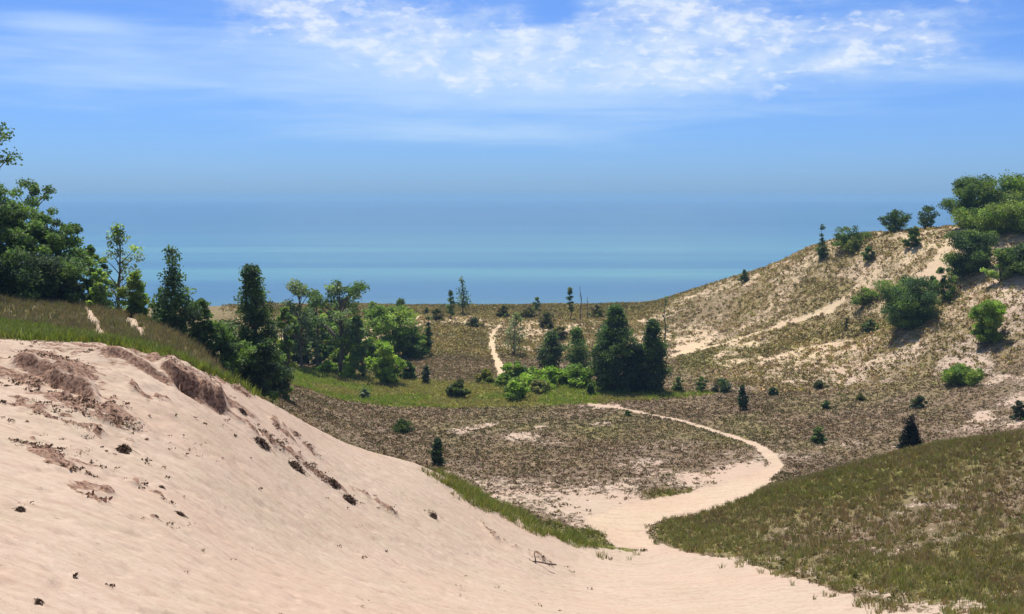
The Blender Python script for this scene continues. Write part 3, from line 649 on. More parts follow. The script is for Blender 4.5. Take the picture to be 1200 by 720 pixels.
def plant(px, label, cat, kind, name, u, vb, vt, wpx, env, tints, dist=None, bare=.12, nclump=26, nleaf=90, leaf=None, gap=.0, group=None, seed=1, trunk_r=None, depth=1.0, lean=0., wood=None, sink=.05, clump_r=.3):
    rg = np.random.default_rng(seed)
    if dist is None:
        p = cast(u, vb, 30, fn=height)
        if p is None: print('NO HIT', label, u, vb); return
        x, y = p[0], p[1]
    else: y = dist; x = lat(u, vb) * y
    z = H1(x, y)
    top = float(slope(vt)) * y
    H = top - z; W = wpx / FPX * y / math.cos(PITCH)
    if H < .15: print('LOW', label, round(H, 2), 'y', round(y)); H = .4
    px.append((label, round(x, 1), round(y, 1), round(z, 1), round(H, 1), round(W, 1)))
    root = bpy.data.objects.new(name, None); C.objects.link(root); root.location = (x, y, z - (.08 if name == 'root_clump' else 0)); root.empty_display_size = .5
    root['label'] = label; root['category'] = cat
    if group: root['group'] = group
    wood = wood or M_BARK
    R = W / 2 * 1.1; z0 = H * bare; zc = H - z0
    leaf = leaf or max(.07, min(.26, y * .00135)); 
    cr = max(leaf * 1.5, clump_r * R) * (.82 if env in ('crown', 'round', 'dome') and nclump >= 14 else 1)
    tr = trunk_r or max(.03, H * .018)
    wd = Wood()
    top_h = H * .93
    k = 9; hs = np.linspace(-sink * 3, top_h, k); wig = np.cumsum(rg.normal(0, H * .012, (k, 2)), 0)
    tp = np.stack([wig[:, 0] + lean * R * np.linspace(0, 1, k), wig[:, 1], hs], 1)
    if name == 'root_clump': wood = M_ROOT
    is_bush = env in ('round', 'dome') and bare < .08
    ends = []
    if not is_bush: wd.add(tp, tr, tr * .18, 8)
    def trunk_at(h): return np.array([np.interp(h, hs, tp[:, 0]), np.interp(h, hs, tp[:, 1]), h])
    ts = (np.arange(nclump) + rg.uniform(0, 1, nclump)) / nclump
    if env == 'cone': ts = 1 - np.sqrt(1 - ts * .985)
    ang = np.arange(nclump) * 2.39996 + rg.uniform(-.5, .5, nclump)
    lob = None
    if env in ('crown', 'round', 'dome') and nclump >= 24 and W > 3.2:
        nl_ = 4 + nclump // 11; tl = (np.arange(nl_) + rg.uniform(.2, .9, nl_)) / nl_; al = np.arange(nl_) * 2.39996 + rg.uniform(0, 6)
        lob = []
        for q in range(nl_):
            lr = R * (rg.uniform(.30, .50) if env == 'crown' else rg.uniform(.42, .62)); rq = max(0, envelope(env, tl[q]) * R - lr * rg.uniform(.55, 1.05))
            hq = z0 + tl[q] * zc; hq = min(max(hq, lr * .3), H - lr * .8 if q < nl_ - 1 else H - lr * .75)
            lob.append((rq * math.cos(al[q]), rq * math.sin(al[q]), hq, lr))
    C_, Cr = [], []
    for i in range(nclump):
        t = ts[i]; rmax = envelope(env, t) * R
        rad_i = rmax * (rg.uniform(.55, 1.0) if not is_bush else math.sqrt(rg.uniform(.05, 1)))
        rr_ = max(0, rad_i - cr * .55)
        e = trunk_at(z0 + t * zc * (.97)) if not is_bush else np.array([0, 0, z0 + t * zc * .93])
        e = e + np.array([math.cos(ang[i]) * rr_, math.sin(ang[i]) * rr_ * depth, 0])
        if lob is not None:
            lq = lob[i % len(lob)]; dq = rg.normal(size=3); dq /= np.linalg.norm(dq); dq[2] = dq[2] * .7 + .15
            base_ = trunk_at(lq[2]) if not is_bush else np.array([0, 0, lq[2]])
            e = base_ + np.array([lq[0], lq[1], 0]) + dq * lq[3] * rg.uniform(.5, 1.0); rr_ = math.hypot(e[0], e[1])
        e[2] = min(e[2], H - cr * .35)
        if is_bush: e[2] = max(e[2], cr * .35)
        att = trunk_at(max(H * .04, e[2] - rr_ * (.25 if env == 'cone' else .75) - .05 * H)) if not is_bush else np.array([0, 0, -sink])
        mid_ = (att + e) / 2 + np.array([0, 0, (-.04 if env == 'cone' else .06) * rr_]) + rg.normal(0, .04 * R, 3)
        if rr_ > .05 or is_bush: wd.add(np.array([att, att * .5 + mid_ * .5, mid_, mid_ * .45 + e * .55, e]), tr * (.42 if not is_bush else .5), tr * .08, 5)
        C_.append(e); Cr.append(cr * rg.uniform(.65, 1.25) * (1 if env != 'cone' else (.6 + .6 * (1 - t))))
        if gap < .4 and rr_ > cr * 1.2:   # foliage along the limb too
            C_.append(att * .4 + e * .6 + rg.normal(0, cr * .25, 3)); Cr.append(cr * rg.uniform(.5, .9))
    if not is_bush and nleaf:
        for q in (0, 1, 2):
            e = trunk_at(H * (.955 - .04 * q)); C_.append(e + rg.normal(0, cr * .2 * q, 3) * [1, 1, 0]); Cr.append(cr * (.4 + .2 * q))
    C_ = np.array(C_); Cr = np.array(Cr); nc = len(C_)
    if nleaf:
        nl = (nleaf * (Cr / Cr.mean()) ** 1.6).astype(int) + 4
        cid = np.repeat(np.arange(nc), nl); n = len(cid)
        dv = rg.normal(size=(n, 3)); dv /= np.linalg.norm(dv, axis=1)[:, None]
        rr2 = rg.uniform(0, 1, n) ** (1 / 2.2)
        fl = np.array([1, 1, .62]) if env != 'cone' else np.array([1.15, 1.15, .5])
        P = C_[cid] + dv * (rr2 * Cr[cid])[:, None] * fl
        P += rg.normal(0, cr * .12, (n, 3))
        P[:, 2] = np.maximum(P[:, 2], .03)
        keep = rg.uniform(0, 1, n) > gap * .3; P = P[keep]; cid = cid[keep]; n = len(P)
        s = leaf * rg.uniform(.55, 1.25, n)
        Vf = rhombi(P, s, .15, rg, .62)
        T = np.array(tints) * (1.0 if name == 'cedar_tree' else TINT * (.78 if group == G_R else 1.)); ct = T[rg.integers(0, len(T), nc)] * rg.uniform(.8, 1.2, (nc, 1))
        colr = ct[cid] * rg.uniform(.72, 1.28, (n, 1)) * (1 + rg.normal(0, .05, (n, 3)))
        colr = np.clip(colr, .003, 1)
        F = np.arange(len(Vf)).reshape(-1, 4)
        cm = mesh_np('foliage', Vf, F, M_LEAF, np.repeat(colr, 4, 0))
        link('crown' if not is_bush else 'foliage', cm, root)
    if wd.V: link('trunk' if not is_bush else 'stem', wd.mesh('wood', wood), root)
    return root

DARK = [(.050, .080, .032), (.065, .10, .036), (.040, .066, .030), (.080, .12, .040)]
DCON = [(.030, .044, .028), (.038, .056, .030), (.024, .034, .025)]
MIDG = [(.095, .140, .034), (.12, .16, .038), (.075, .115, .032), (.145, .18, .045)]
BRIT = [(.14, .205, .032), (.17, .235, .040), (.115, .17, .030), (.20, .24, .05)]
GREY = [(.12, .145, .09), (.09, .12, .065), (.145, .17, .10)]
LITE = [(.19, .25, .07), (.15, .21, .055), (.22, .27, .09)]
INFO = []; TINT = 1.8
from functools import partial
P_ = partial(plant, INFO)
sd = [100]
def tree(label, u, vb, vt, w, env, tints, name='tree', cat='tree', **kw):
    sd[0] += 1; return P_(label, cat, None, name, u, vb, vt, w, env, tints, seed=sd[0], **kw)
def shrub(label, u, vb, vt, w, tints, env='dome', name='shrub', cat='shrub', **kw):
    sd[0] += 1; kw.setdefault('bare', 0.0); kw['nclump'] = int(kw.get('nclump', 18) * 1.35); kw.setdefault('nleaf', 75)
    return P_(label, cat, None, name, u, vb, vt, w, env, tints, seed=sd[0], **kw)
G_L = 'trees on the ridge at left'; G_M = 'trees along the meadow'; G_F = 'small trees on the foredune'; G_R = 'trees and bushes on the right-hand hill'
G_V = 'low bushes scattered over the valley heath'; G_H = 'bushes on the face of the right-hand hill'; G_MB = 'bushes along the meadow edge'
# --- left ridge
tree('huge dark broadleaf tree cut by the left edge of the photo', -28, 350, 220, 150, 'crown', DARK + MIDG[:1], 'broadleaf_tree', dist=90, nclump=90, nleaf=320, group=G_L, bare=.03, leaf=.13, clump_r=.2)
tree('dark bushy tree right beside the huge one at the left edge', 50, 350, 252, 92, 'crown', DARK + MIDG[:1], 'broadleaf_tree', dist=93, nclump=70, nleaf=240, group=G_L, bare=.02, leaf=.13, clump_r=.24)
tree('tall thin tree whose open branches rise highest at far left', -34, 350, 108, 142, 'column', DARK, 'broadleaf_tree', dist=84, nclump=46, nleaf=170, group=G_L, bare=.62, leaf=.13, clump_r=.2, gap=.5)
tree('slim tree with one airy tuft above the dark left-hand trees', 38, 350, 210, 52, 'crown', DARK + MIDG[:2], 'broadleaf_tree', dist=97, nclump=16, nleaf=170, group=G_L, bare=.45, leaf=.13, clump_r=.36, gap=.5)
tree('pale sparse poplar standing just right of the dark left-hand trees', 136, 356, 262, 58, 'column', GREY + DARK[:2] + LITE[:1], 'poplar_tree', dist=98, nclump=34, nleaf=70, group=G_L, bare=.05, gap=1.0, leaf=.13, clump_r=.27)
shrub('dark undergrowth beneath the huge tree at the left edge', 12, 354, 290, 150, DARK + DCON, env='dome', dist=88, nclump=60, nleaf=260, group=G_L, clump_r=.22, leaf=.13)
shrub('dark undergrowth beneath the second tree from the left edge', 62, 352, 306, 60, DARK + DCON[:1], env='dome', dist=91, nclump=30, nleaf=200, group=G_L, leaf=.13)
shrub('dark green shrub between the dark left-hand trees and the pale poplar', 108, 352, 284, 34, DARK + MIDG[:1], env='round', dist=100, nclump=24, nleaf=110, group=G_L)
shrub('yellow green shrub at the foot of the pale poplar', 118, 352, 312, 30, LITE, env='dome', dist=95, nclump=18, nleaf=90, group=G_L)
shrub('mid green rounded shrub on the right side of the pale poplar', 160, 366, 318, 44, MIDG + BRIT[:1], env='dome', dist=93, nclump=24, nleaf=110, group=G_L)
tree('dark cottonwood with pointed top above the sandy ridge path', 206, 412, 286, 66, 'cone', DARK + DCON[:1], 'cottonwood_tree', dist=88, nclump=58, nleaf=130, group=G_L, bare=.02, gap=.6, leaf=.13, clump_r=.3)
shrub('dark low bush leaning right of the pointed cottonwood', 236, 405, 348, 42, DARK, env='dome', dist=90, nclump=24, nleaf=110, group=G_L)
shrub('dark spreading bush filling the slope behind the eroded sand bank', 262, 432, 376, 62, DARK + MIDG[:1], env='dome', dist=92, nclump=30, nleaf=120, group=G_L)
tree('tallest near conifer, dark and narrow, behind the sand crest', 302, 462, 309, 58, 'column', DCON[:1] + DARK, 'conifer_tree', dist=98, nclump=90, nleaf=150, group=G_M, bare=.0, leaf=.12, clump_r=.36, gap=.3)
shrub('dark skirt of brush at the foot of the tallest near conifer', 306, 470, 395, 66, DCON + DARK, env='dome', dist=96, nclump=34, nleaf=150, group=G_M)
shrub('green bush tucked against the right side of the tallest near conifer', 334, 432, 352, 32, MIDG + DARK[:1], env='round', dist=118, nclump=26, nleaf=110, group=G_MB)
shrub('pale green bush in the gap left of the tallest near conifer', 268, 418, 384, 30, LITE + MIDG, env='dome', dist=128, nclump=16, nleaf=80, group=G_MB)
# --- meadow edge
M_ = dict(group=G_M)
tree('thin grey green tree with a flat ragged top, left of the trunked tree', 354, 424, 330, 42, 'crown', GREY + DARK[:2], 'cottonwood_tree', dist=172, nclump=44, nleaf=120, bare=.16, gap=.4, leaf=.2, clump_r=.38, **M_)
tree('short wispy tree between the ragged topped tree and the trunked tree', 373, 422, 338, 20, 'crown', GREY + MIDG[:1], 'cottonwood_tree', dist=176, nclump=24, nleaf=100, bare=.14, gap=.4, leaf=.2, clump_r=.45, **M_)
tree('broad topped green tree with a clearly visible dark trunk in the meadow', 400, 438, 329, 62, 'crown', GREY[:2] + DARK[:2] + MIDG[:2], 'cottonwood_tree', nclump=52, nleaf=130, bare=.3, gap=.4, leaf=.2, clump_r=.3, trunk_r=.36, **M_)
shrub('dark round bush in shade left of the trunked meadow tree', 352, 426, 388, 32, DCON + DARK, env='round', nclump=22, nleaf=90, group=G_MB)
shrub('green leafy bush behind the dark round bush by the meadow', 345, 420, 362, 36, MIDG + DARK[:2], env='round', dist=178, nclump=22, nleaf=80, group=G_MB)
shrub('dark bush just left of the visible trunk in the meadow', 375, 427, 388, 28, DARK + MIDG[:1], env='round', nclump=20, nleaf=90, group=G_MB)
shrub('green bush behind the visible trunk in the meadow', 402, 420, 368, 46, MIDG + LITE[:1], env='round', dist=185, nclump=24, nleaf=80, group=G_MB)
tree('upright dark green tree between the trunked tree and the bright round bush', 428, 441, 368, 26, 'column', MIDG[:2] + DARK, 'cottonwood_tree', nclump=26, nleaf=80, bare=.06, leaf=.18, clump_r=.4, **M_)
shrub('bright lime round bush casting a dark shadow on the meadow', 455, 450, 402, 42, BRIT + MIDG[:1], env='round', nclump=30, nleaf=110, group=G_MB)
tree('wide bright crowned tree behind the bright lime bush', 462, 418, 358, 62, 'crown', MIDG + LITE[:1] + BRIT[:1], 'broadleaf_tree', dist=188, nclump=44, nleaf=150, bare=.1, leaf=.2, clump_r=.34, **M_)
tree('slim dark conifer on the right edge of the wide bright crowned tree', 500, 405, 359, 15, 'cone', DCON + DARK, 'conifer_tree', dist=190, nclump=26, nleaf=50, bare=.02, leaf=.18, clump_r=.4, **M_)
tree('small dark tree poking above the lake line left of the pale foredune gap', 469, 366, 351, 13, 'crown', DARK, 'small_tree', dist=243, nclump=9, nleaf=40, bare=.2, leaf=.22, clump_r=.5, group=G_F)
shrub('green mound of leaves left of the wide bright crowned tree', 437, 376, 353, 28, MIDG + BRIT[:1], env='dome', dist=225, nclump=16, nleaf=60, group=G_F)
tree('tiny dark juniper alone on the open meadow', 499, 450, 429, 12, 'column', DCON, 'juniper_tree', nclump=16, nleaf=60, bare=.05, leaf=.13, clump_r=.5, **M_)
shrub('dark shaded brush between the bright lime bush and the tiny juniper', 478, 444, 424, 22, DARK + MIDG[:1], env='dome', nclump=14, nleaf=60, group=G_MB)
shrub('low dark olive bush at the meadow edge, left of the two green ones', 535, 466, 447, 29, [(.06, .075, .02), (.045, .05, .02)], group=G_MB)
shrub('two-toned green bush with dark underside at the foot of the pale path', 603, 467, 444, 34, BRIT[:2] + MIDG[:2], group=G_MB, nclump=24)
shrub('tiny pale grey bush beside a patch of sand on the meadow', 427, 468, 456, 15, GREY + [(.16, .15, .12)], group=G_MB)
shrub('yellowish bush left of the bottom of the pale path', 569, 449, 433, 24, [(.15, .13, .035), (.10, .11, .03)], group=G_MB)
shrub('bright bush right of the bottom of the pale path', 604, 445, 425, 32, BRIT[:2] + MIDG + [(.16, .15, .04)], group=G_MB)
shrub('long bright green thicket in front of the left dark pine', 636, 452, 431, 48, BRIT + MIDG[:1], group=G_MB, nclump=26)
shrub('bright green thicket in front of the middle dark pine', 680, 452, 428, 42, BRIT[:3] + MIDG[:2], group=G_MB, nclump=26)
shrub('little dark bush at the left foot of the tallest center pine', 692, 463, 448, 10, DARK, group=G_MB, nclump=10)
shrub('dull tan bush on the meadow between the pale path and the center pines', 632, 460, 444, 26, [(.15, .14, .06), (.12, .13, .05)], group=G_MB)
PN = dict(group='dark pines in the middle of the valley', leaf=.17)
tree('small rounded dark pine, leftmost of the center pines', 646, 436, 388, 34, 'column', DCON + DARK[:2], 'pine_tree', nclump=34, nleaf=90, bare=.03, clump_r=.4, **PN)
tree('small green topped pine just left of the tallest center pine', 681, 436, 384, 36, 'column', DARK + MIDG[:1], 'pine_tree', nclump=34, nleaf=90, bare=.03, clump_r=.4, **PN)
tree('tallest and broadest dark pine in the middle of the valley', 722, 459, 358, 58, 'column', DCON[:1] + DARK, 'pine_tree', nclump=90, nleaf=150, bare=.01, clump_r=.3, **PN)
tree('second tall dark pine, right beside the broadest center pine', 767, 459, 374, 42, 'column', DCON[:1] + DARK, 'pine_tree', nclump=70, nleaf=130, bare=.01, clump_r=.33, **PN)
tree('low dark pine filling the gap between the two tall center pines', 745, 459, 402, 36, 'column', DCON, 'pine_tree', nclump=36, nleaf=110, bare=.01, clump_r=.4, **PN)
shrub('green bush rising between the middle pine and the tallest center pine', 702, 446, 404, 26, MIDG + DARK[:1], env='round', dist=176, group=G_MB)
for (u, b_, t_, w, tn, dd, lab) in [(334, 424, 396, 26, BRIT + MIDG, None, 'bright little bush at the left end of the meadow edge'), (388, 418, 384, 26, MIDG + LITE, 192, 'leafy bush far behind the dark bush left of the trunk'),
   (416, 430, 392, 24, BRIT[:2] + MIDG, None, 'bright bush right of the visible trunk'), (414, 404, 372, 36, LITE + MIDG, 205, 'pale green bush high on the slope behind the visible trunk'),
   (386, 400, 364, 34, MIDG + LITE, 208, 'pale bush high on the slope between the two thin topped trees'), (360, 398, 366, 36, DARK + MIDG, 206, 'dull green bush high on the slope behind the ragged topped tree'),
   (440, 430, 396, 30, MIDG + BRIT[:1], 180, 'green bush hugging the left side of the wide bright crowned tree'), (484, 420, 386, 36, MIDG + DARK[:1], 186, 'green bush filling the right underside of the wide bright crowned tree'),
   (408, 442, 428, 22, BRIT[:3], None, 'low bright green patch of leaves at the foot of the visible trunk'), (384, 436, 424, 26, BRIT[:3], None, 'low bright green patch of leaves left of the visible trunk'),
   (660, 450, 434, 30, BRIT[:3] + MIDG[:1], None, 'low bright bush between the two bright green thickets'), (590, 452, 438, 20, BRIT + MIDG, None, 'bright bush touching the left side of the two-toned bush'), (624, 446, 430, 22, MIDG + LITE, None, 'mid green bush behind the two-toned bush')]:
    shrub(lab, u, b_, t_, w, tn, env='round' if w > 25 else 'dome', dist=dd, nclump=22, nleaf=100, group=G_MB)
# --- foredune skyline
tree('grey green sapling clump beside the upper part of the pale path', 601, 416, 366, 30, 'column', GREY + [(.11, .11, .05)], 'small_tree', nclump=22, nleaf=50, bare=.1, gap=1, leaf=.2, clump_r=.35, group=G_F)
tree('cottonwood with a spire top standing against the lake, tallest on the foredune', 542, 368, 323, 22, 'cone', DARK + GREY[:1], 'small_tree', dist=238, nclump=22, nleaf=34, bare=.2, leaf=.22, gap=1, clump_r=.4, group=G_F)
tree('shorter dark sapling just left of the spire topped cottonwood', 528, 374, 341, 13, 'column', DARK, 'small_tree', dist=232, nclump=12, nleaf=40, bare=.15, leaf=.2, clump_r=.45, group=G_F)
tree('tiny sapling on the skyline right of the pale path', 629, 364, 349, 9, 'column', DARK + GREY[:1], 'small_tree', dist=243, nclump=8, nleaf=26, bare=.1, leaf=.2, clump_r=.5, group=G_F)
tree('narrow dark sapling against the lake left of the bare dead tree', 668, 378, 337, 10, 'column', DARK + GREY[:1], 'small_tree', dist=230, nclump=13, nleaf=36, bare=.25, leaf=.2, clump_r=.5, group=G_F)
tree('thin bare dead tree standing against the lake', 680, 380, 332, 8, 'column', DARK, 'dead_tree', dist=228, nclump=16, nleaf=0, bare=.25, group=G_F, wood=M_DEAD, trunk_r=.16)
tree('second thin dead trunk right of the bare dead tree', 688, 376, 345, 6, 'column', DARK, 'dead_tree', dist=231, nclump=10, nleaf=0, bare=.3, group=G_F, wood=M_DEAD, trunk_r=.13)
tree('thin bare sapling in front of the sunny slope right of the pines', 780, 376, 346, 8, 'column', GREY, 'small_tree', dist=200, nclump=10, nleaf=14, bare=.2, leaf=.2, group=G_F, gap=1)
for i, (u, vb, vt, w, lab) in enumerate([(556, 384, 372, 24, 'brown scrub patch at the top of the open brown field'), (640, 384, 366, 26, 'dull scrub on the foredune left of the narrow sapling'), (590, 372, 358, 20, 'dull low scrub on the foredune above the pale path'),
      (620, 372, 360, 26, 'olive scrub on the foredune just below the tiny sapling'), (700, 372, 358, 26, 'olive scrub on the foredune right of the dead trees'), (512, 376, 362, 18, 'green scrub left of the shorter dark sapling'), (655, 398, 382, 24, 'dull brown scrub above the leftmost center pine')]):
    shrub(lab, u, vb, vt, w, [(.085, .085, .035), (.11, .085, .055), (.06, .07, .03)], dist=None, group='scrub on the foredune', nclump=12, nleaf=40)
# --- valley heath
vb_ = [(514, 545, 514, 17, DARK[:3] + DCON, 'column', 'dark little conifer at the left end of the heath, by the sand edge', 'juniper_tree'),
 (471, 507, 492, 34, [(.05, .07, .02), (.04, .055, .02)], 'dome', 'wide dark green bush on the heath nearest the meadow, left side', 'shrub'),
 (870, 480, 452, 13, DCON + DARK[:1], 'column', 'small upright juniper on the heath right of the pines', 'juniper_tree'),
 (847, 459, 443, 26, DCON + DARK, 'dome', 'dark bush just left behind the small upright juniper', 'shrub'),
 (822, 459, 441, 18, DARK, 'dome', 'dark bush midway between the pines and the small upright juniper', 'shrub'),
 (795, 459, 441, 16, DARK + MIDG[:1], 'dome', 'green bush touching the right foot of the pines', 'shrub'),
 (906, 464, 454, 15, DCON + DARK, 'dome', 'small dark bush right of the small upright juniper', 'shrub'),
 (959, 519, 500, 21, DARK + [(.07, .08, .035)], 'dome', 'spiky olive bush on the heath beyond the path bend', 'shrub'),
 (960, 455, 446, 20, [(.05, .06, .02), (.04, .045, .02)], 'dome', 'flat dark bush at the foot of the sunny hill', 'shrub'),
 (1008, 470, 462, 14, [(.07, .07, .025)], 'dome', 'flat brownish bush between the flat dark one and the cedar', 'shrub'),
 (1076, 478, 464, 23, DCON + [(.05, .06, .02)], 'dome', 'dark bush straight behind the cedar', 'shrub'),
 (1193, 492, 469, 24, DCON, 'dome', 'very dark bush at the right edge of the heath', 'shrub'),
 (735, 488, 481, 10, DARK, 'dome', 'tiny dark bush where the path leaves the meadow', 'shrub'),
 (968, 479, 470, 12, DARK, 'dome', 'tiny dark bush between the spiky olive bush and the hill foot', 'shrub')]
for (u, b_, t_, w, tn, env, lab, nm) in vb_:
    if nm == 'shrub': shrub(lab, u, b_, t_, w, tn, group=G_V, nclump=14, leaf=.10)
    else: tree(lab, u, b_, t_, w, env, tn, nm, nclump=26, nleaf=90, bare=.06, leaf=.10, clump_r=.45, group=G_V)
tree('lone dark cedar with a bare foot standing on the heath at right', 1071, 546, 487, 35, 'cone', [(.010, .014, .013), (.013, .018, .015)], 'cedar_tree', dist=101, nclump=80, nleaf=200, bare=.16, leaf=.085, clump_r=.42, trunk_r=.13)
# --- right-hand hill
H_ = dict(group=G_H, leaf=.14)
shrub('biggest dark round bush on the sunny hill face', 1065, 384, 324, 66, DARK + MIDG[:1], env='round', nclump=80, nleaf=190, **H_)
shrub('bright green round bush right of the biggest dark one', 1159, 400, 350, 42, BRIT[:3] + MIDG[:2], env='round', nclump=60, nleaf=150, **H_)
shrub('flat green bush ringed by pale sand low on the hill', 1129, 448, 428, 46, MIDG + BRIT[:1], nclump=56, nleaf=120, **H_)
shrub('low olive green bush left of the biggest dark one', 1014, 358, 338, 32, MIDG[:2] + [(.08, .09, .03)], nclump=20, **H_)
shrub('small dark bush below the low olive green one', 1020, 390, 374, 22, DARK + [(.06, .06, .03)], nclump=14, **H_)
shrub('small dark bush on the upper right of the biggest one', 1092, 346, 322, 20, DARK, nclump=16, **H_)
tree('tiny dark stump-like juniper left of the small dark bush', 992, 386, 373, 5, 'column', DCON, 'juniper_tree', nclump=10, nleaf=30, bare=.05, leaf=.1, clump_r=.5, group=G_H)
shrub('small dark bush hanging below the skyline scrub', 1018, 305, 288, 18, DARK + [(.08, .08, .03)], nclump=14, **H_)
shrub('olive scrub under the low wide skyline bush', 1000, 296, 278, 26, [(.09, .10, .03), (.07, .08, .025)], nclump=14, **H_)
shrub('lone little dark bush halfway down the hill skyline', 872, 330, 316, 15, DCON + DARK, nclump=12, dist=None, **H_)
shrub('yellow green shrub between the hilltop thicket and bright round bush', 1172, 330, 290, 34, LITE + [(.15, .16, .06)], nclump=20, **H_)
shrub('green shrub at the left foot of the hilltop thicket', 1108, 350, 312, 28, MIDG + DARK, nclump=20, **H_)
R_ = dict(group=G_R, leaf=.17)
tree('small pointed dark tree, leftmost on the hilltop skyline', 964, 292, 262, 17, 'cone', DARK, 'small_tree', dist=213, nclump=22, nleaf=50, bare=.02, clump_r=.4, **R_)
shrub('low wide green bush on the skyline right of the leftmost pointed tree', 994, 288, 265, 44, MIDG + DARK[:1], nclump=24, **R_)
tree('dark round topped tree in the middle of the hilltop skyline', 1049, 286, 246, 32, 'crown', DARK + MIDG[:1], 'small_tree', dist=208, nclump=28, nleaf=80, bare=.05, clump_r=.4, **R_)
shrub('green bush snug against the right of the round topped skyline tree', 1070, 290, 266, 22, MIDG + DARK[:2], nclump=18, **R_)
tree('small dark tree alone on the skyline left of the hilltop thicket', 1087, 272, 242, 24, 'crown', DARK, 'small_tree', dist=207, nclump=20, nleaf=60, bare=.05, clump_r=.42, **R_)
tree('big round crowned tree at the left end of the hilltop thicket', 1137, 300, 208, 62, 'crown', MIDG + DARK[:2], 'broadleaf_tree', dist=196, nclump=60, nleaf=240, bare=.06, clump_r=.34, **R_)
tree('big spreading tree cut by the right edge, highest in the thicket', 1188, 300, 205, 74, 'crown', MIDG + DARK[:2] + BRIT[:1], 'broadleaf_tree', dist=193, nclump=60, nleaf=240, bare=.08, clump_r=.34, **R_)
tree('light green bushy tree in the middle of the hilltop thicket', 1158, 325, 244, 68, 'crown', LITE[:2] + MIDG, 'broadleaf_tree', dist=186, nclump=60, nleaf=210, bare=.02, clump_r=.34, **R_)
tree('bright green tree at the right edge below the highest one', 1200, 335, 236, 70, 'crown', BRIT[:1] + MIDG, 'broadleaf_tree', dist=180, nclump=60, nleaf=210, bare=.02, clump_r=.34, **R_)
tree('dark green bushy tree at the lower left of the hilltop thicket', 1134, 338, 272, 56, 'crown', DARK + MIDG[:2], 'broadleaf_tree', dist=176, nclump=50, nleaf=220, bare=.0, clump_r=.36, **R_)
tree('dark shaded tree at the right edge, lowest of the thicket', 1196, 362, 286, 58, 'crown', DARK + MIDG[:1], 'broadleaf_tree', dist=166, nclump=50, nleaf=220, bare=.0, clump_r=.36, **R_)
tree('dark tree beyond the right edge seen only by its leaves', 1240, 330, 235, 66, 'crown', DARK + MIDG[:1], 'broadleaf_tree', dist=176, nclump=36, nleaf=90, bare=.0, clump_r=.34, **R_)

# --- dead root clumps and driftwood on the bare sand
RT = [(.07, .042, .030), (.10, .06, .042), (.15, .095, .065)]
for (u, b_, t_, w, lab) in [(212, 606, 598, 13, 'dark square clump of dead roots alone in the middle of the sand'), (24, 601, 594, 15, 'dead root clump by the left edge of the sand'),
      (183, 608, 600, 8, 'tiny dark root clump left of the square one, near a long root line'), (190, 574, 570, 9, 'small flat dead root clump above the square one'),
      (146, 530, 517, 22, 'drooping dead root clump below the lumpy litter at upper left'), (308, 524, 512, 24, 'dead root clump at the upper left of the litter strip on the slope'),
      (348, 552, 538, 24, 'dead root clump in the middle of the litter strip on the slope'), (392, 572, 560, 20, 'dead root clump in the lower half of the litter strip'),
      (410, 590, 579, 22, 'lowest dead root clump of the litter strip'), (285, 486, 479, 13, 'small root clump on the slope just right of the eroded bank'),
      (508, 608, 600, 12, 'thin dead stalk clump on the sand left of the grass strip'), (46, 708, 702, 13, 'small dead stalk clump near the lower left corner of the sand')]:
    pp = cast(u, b_ - 2, 8, fn=height); W_ = w / FPX * pp[1]; n_ = 260
    rg = np.random.default_rng(int(u * 7 + b_)); ang_ = rg.uniform(0, 2 * np.pi, n_); rr_ = np.minimum(np.abs(rg.normal(0, .28, n_)), rg.uniform(.3, .5, n_)) * W_
    q = np.stack([rr_ * np.cos(ang_) * .75, rr_ * np.sin(ang_) * 1.1], 1); q[:, 1] += q[:, 0] * .5
    zz_ = height(pp[0] + q[:, 0], pp[1] + q[:, 1]) - pp[2]
    c_ = np.column_stack([q, zz_ + rg.uniform(0, 1, n_) * W_ * .30 * np.clip(1 - (rr_ / (W_ * .6)) ** 2, .05, 1)])
    vv = rhombi(c_, W_ * rg.uniform(.08, .17, n_), .1, rg, .3)
    root = bpy.data.objects.new('root_clump', None); C.objects.link(root); root.location = (pp[0], pp[1], pp[2]); root['label'] = lab; root['category'] = 'dead roots'; root['group'] = 'dead root clumps on the sand dune'
    link('fibres', mesh_np('fibres', vv, np.arange(len(vv)).reshape(-1, 4), M_HEATH, np.repeat(np.array(RT)[rg.integers(0, 3, n_)], 4, 0)), root)
    wq = Wood()
    for k_ in range(5):
        e_ = rg.uniform(-1, 1, 2) * W_ * .7; ze = height(np.array([pp[0] + e_[0]]), np.array([pp[1] + e_[1]]))[0] - pp[2]
        wq.add([(e_[0] * .1, e_[1] * .1, .0), (e_[0] * .5, e_[1] * .5, ze * .5 + W_ * .16), (e_[0], e_[1], ze + .01)], .018, .006, 5)
    link('root', wq.mesh('root', M_ROOT), root)
p = cast(628, 660, 20, fn=height)
root = bpy.data.objects.new('driftwood', None); C.objects.link(root); root.location = p
root['label'] = 'small forked piece of dark driftwood sticking up from the lower sand slope'; root['category'] = 'driftwood'
w_ = Wood(); w_.add([(-.05, 0, -.1), (-.02, 0, .2), (-.1, .02, .5), (-.06, .02, .75)], .05, .015)
link('branch', w_.mesh('branch', M_ROOT), root)
w_ = Wood(); w_.add([(-.5, .05, .12), (-.2, 0, .1), (.2, 0, .06), (.75, -.1, -.02), (1.2, -.15, -.05)], .035, .05); w_.add([(-.3, 0, .1), (-.42, .02, .3)], .03, .01)
link('log', w_.mesh('log', M_ROOT), root)
print('plants', time.time() - T0)
if True:
    for i in INFO: print('INFO', i)

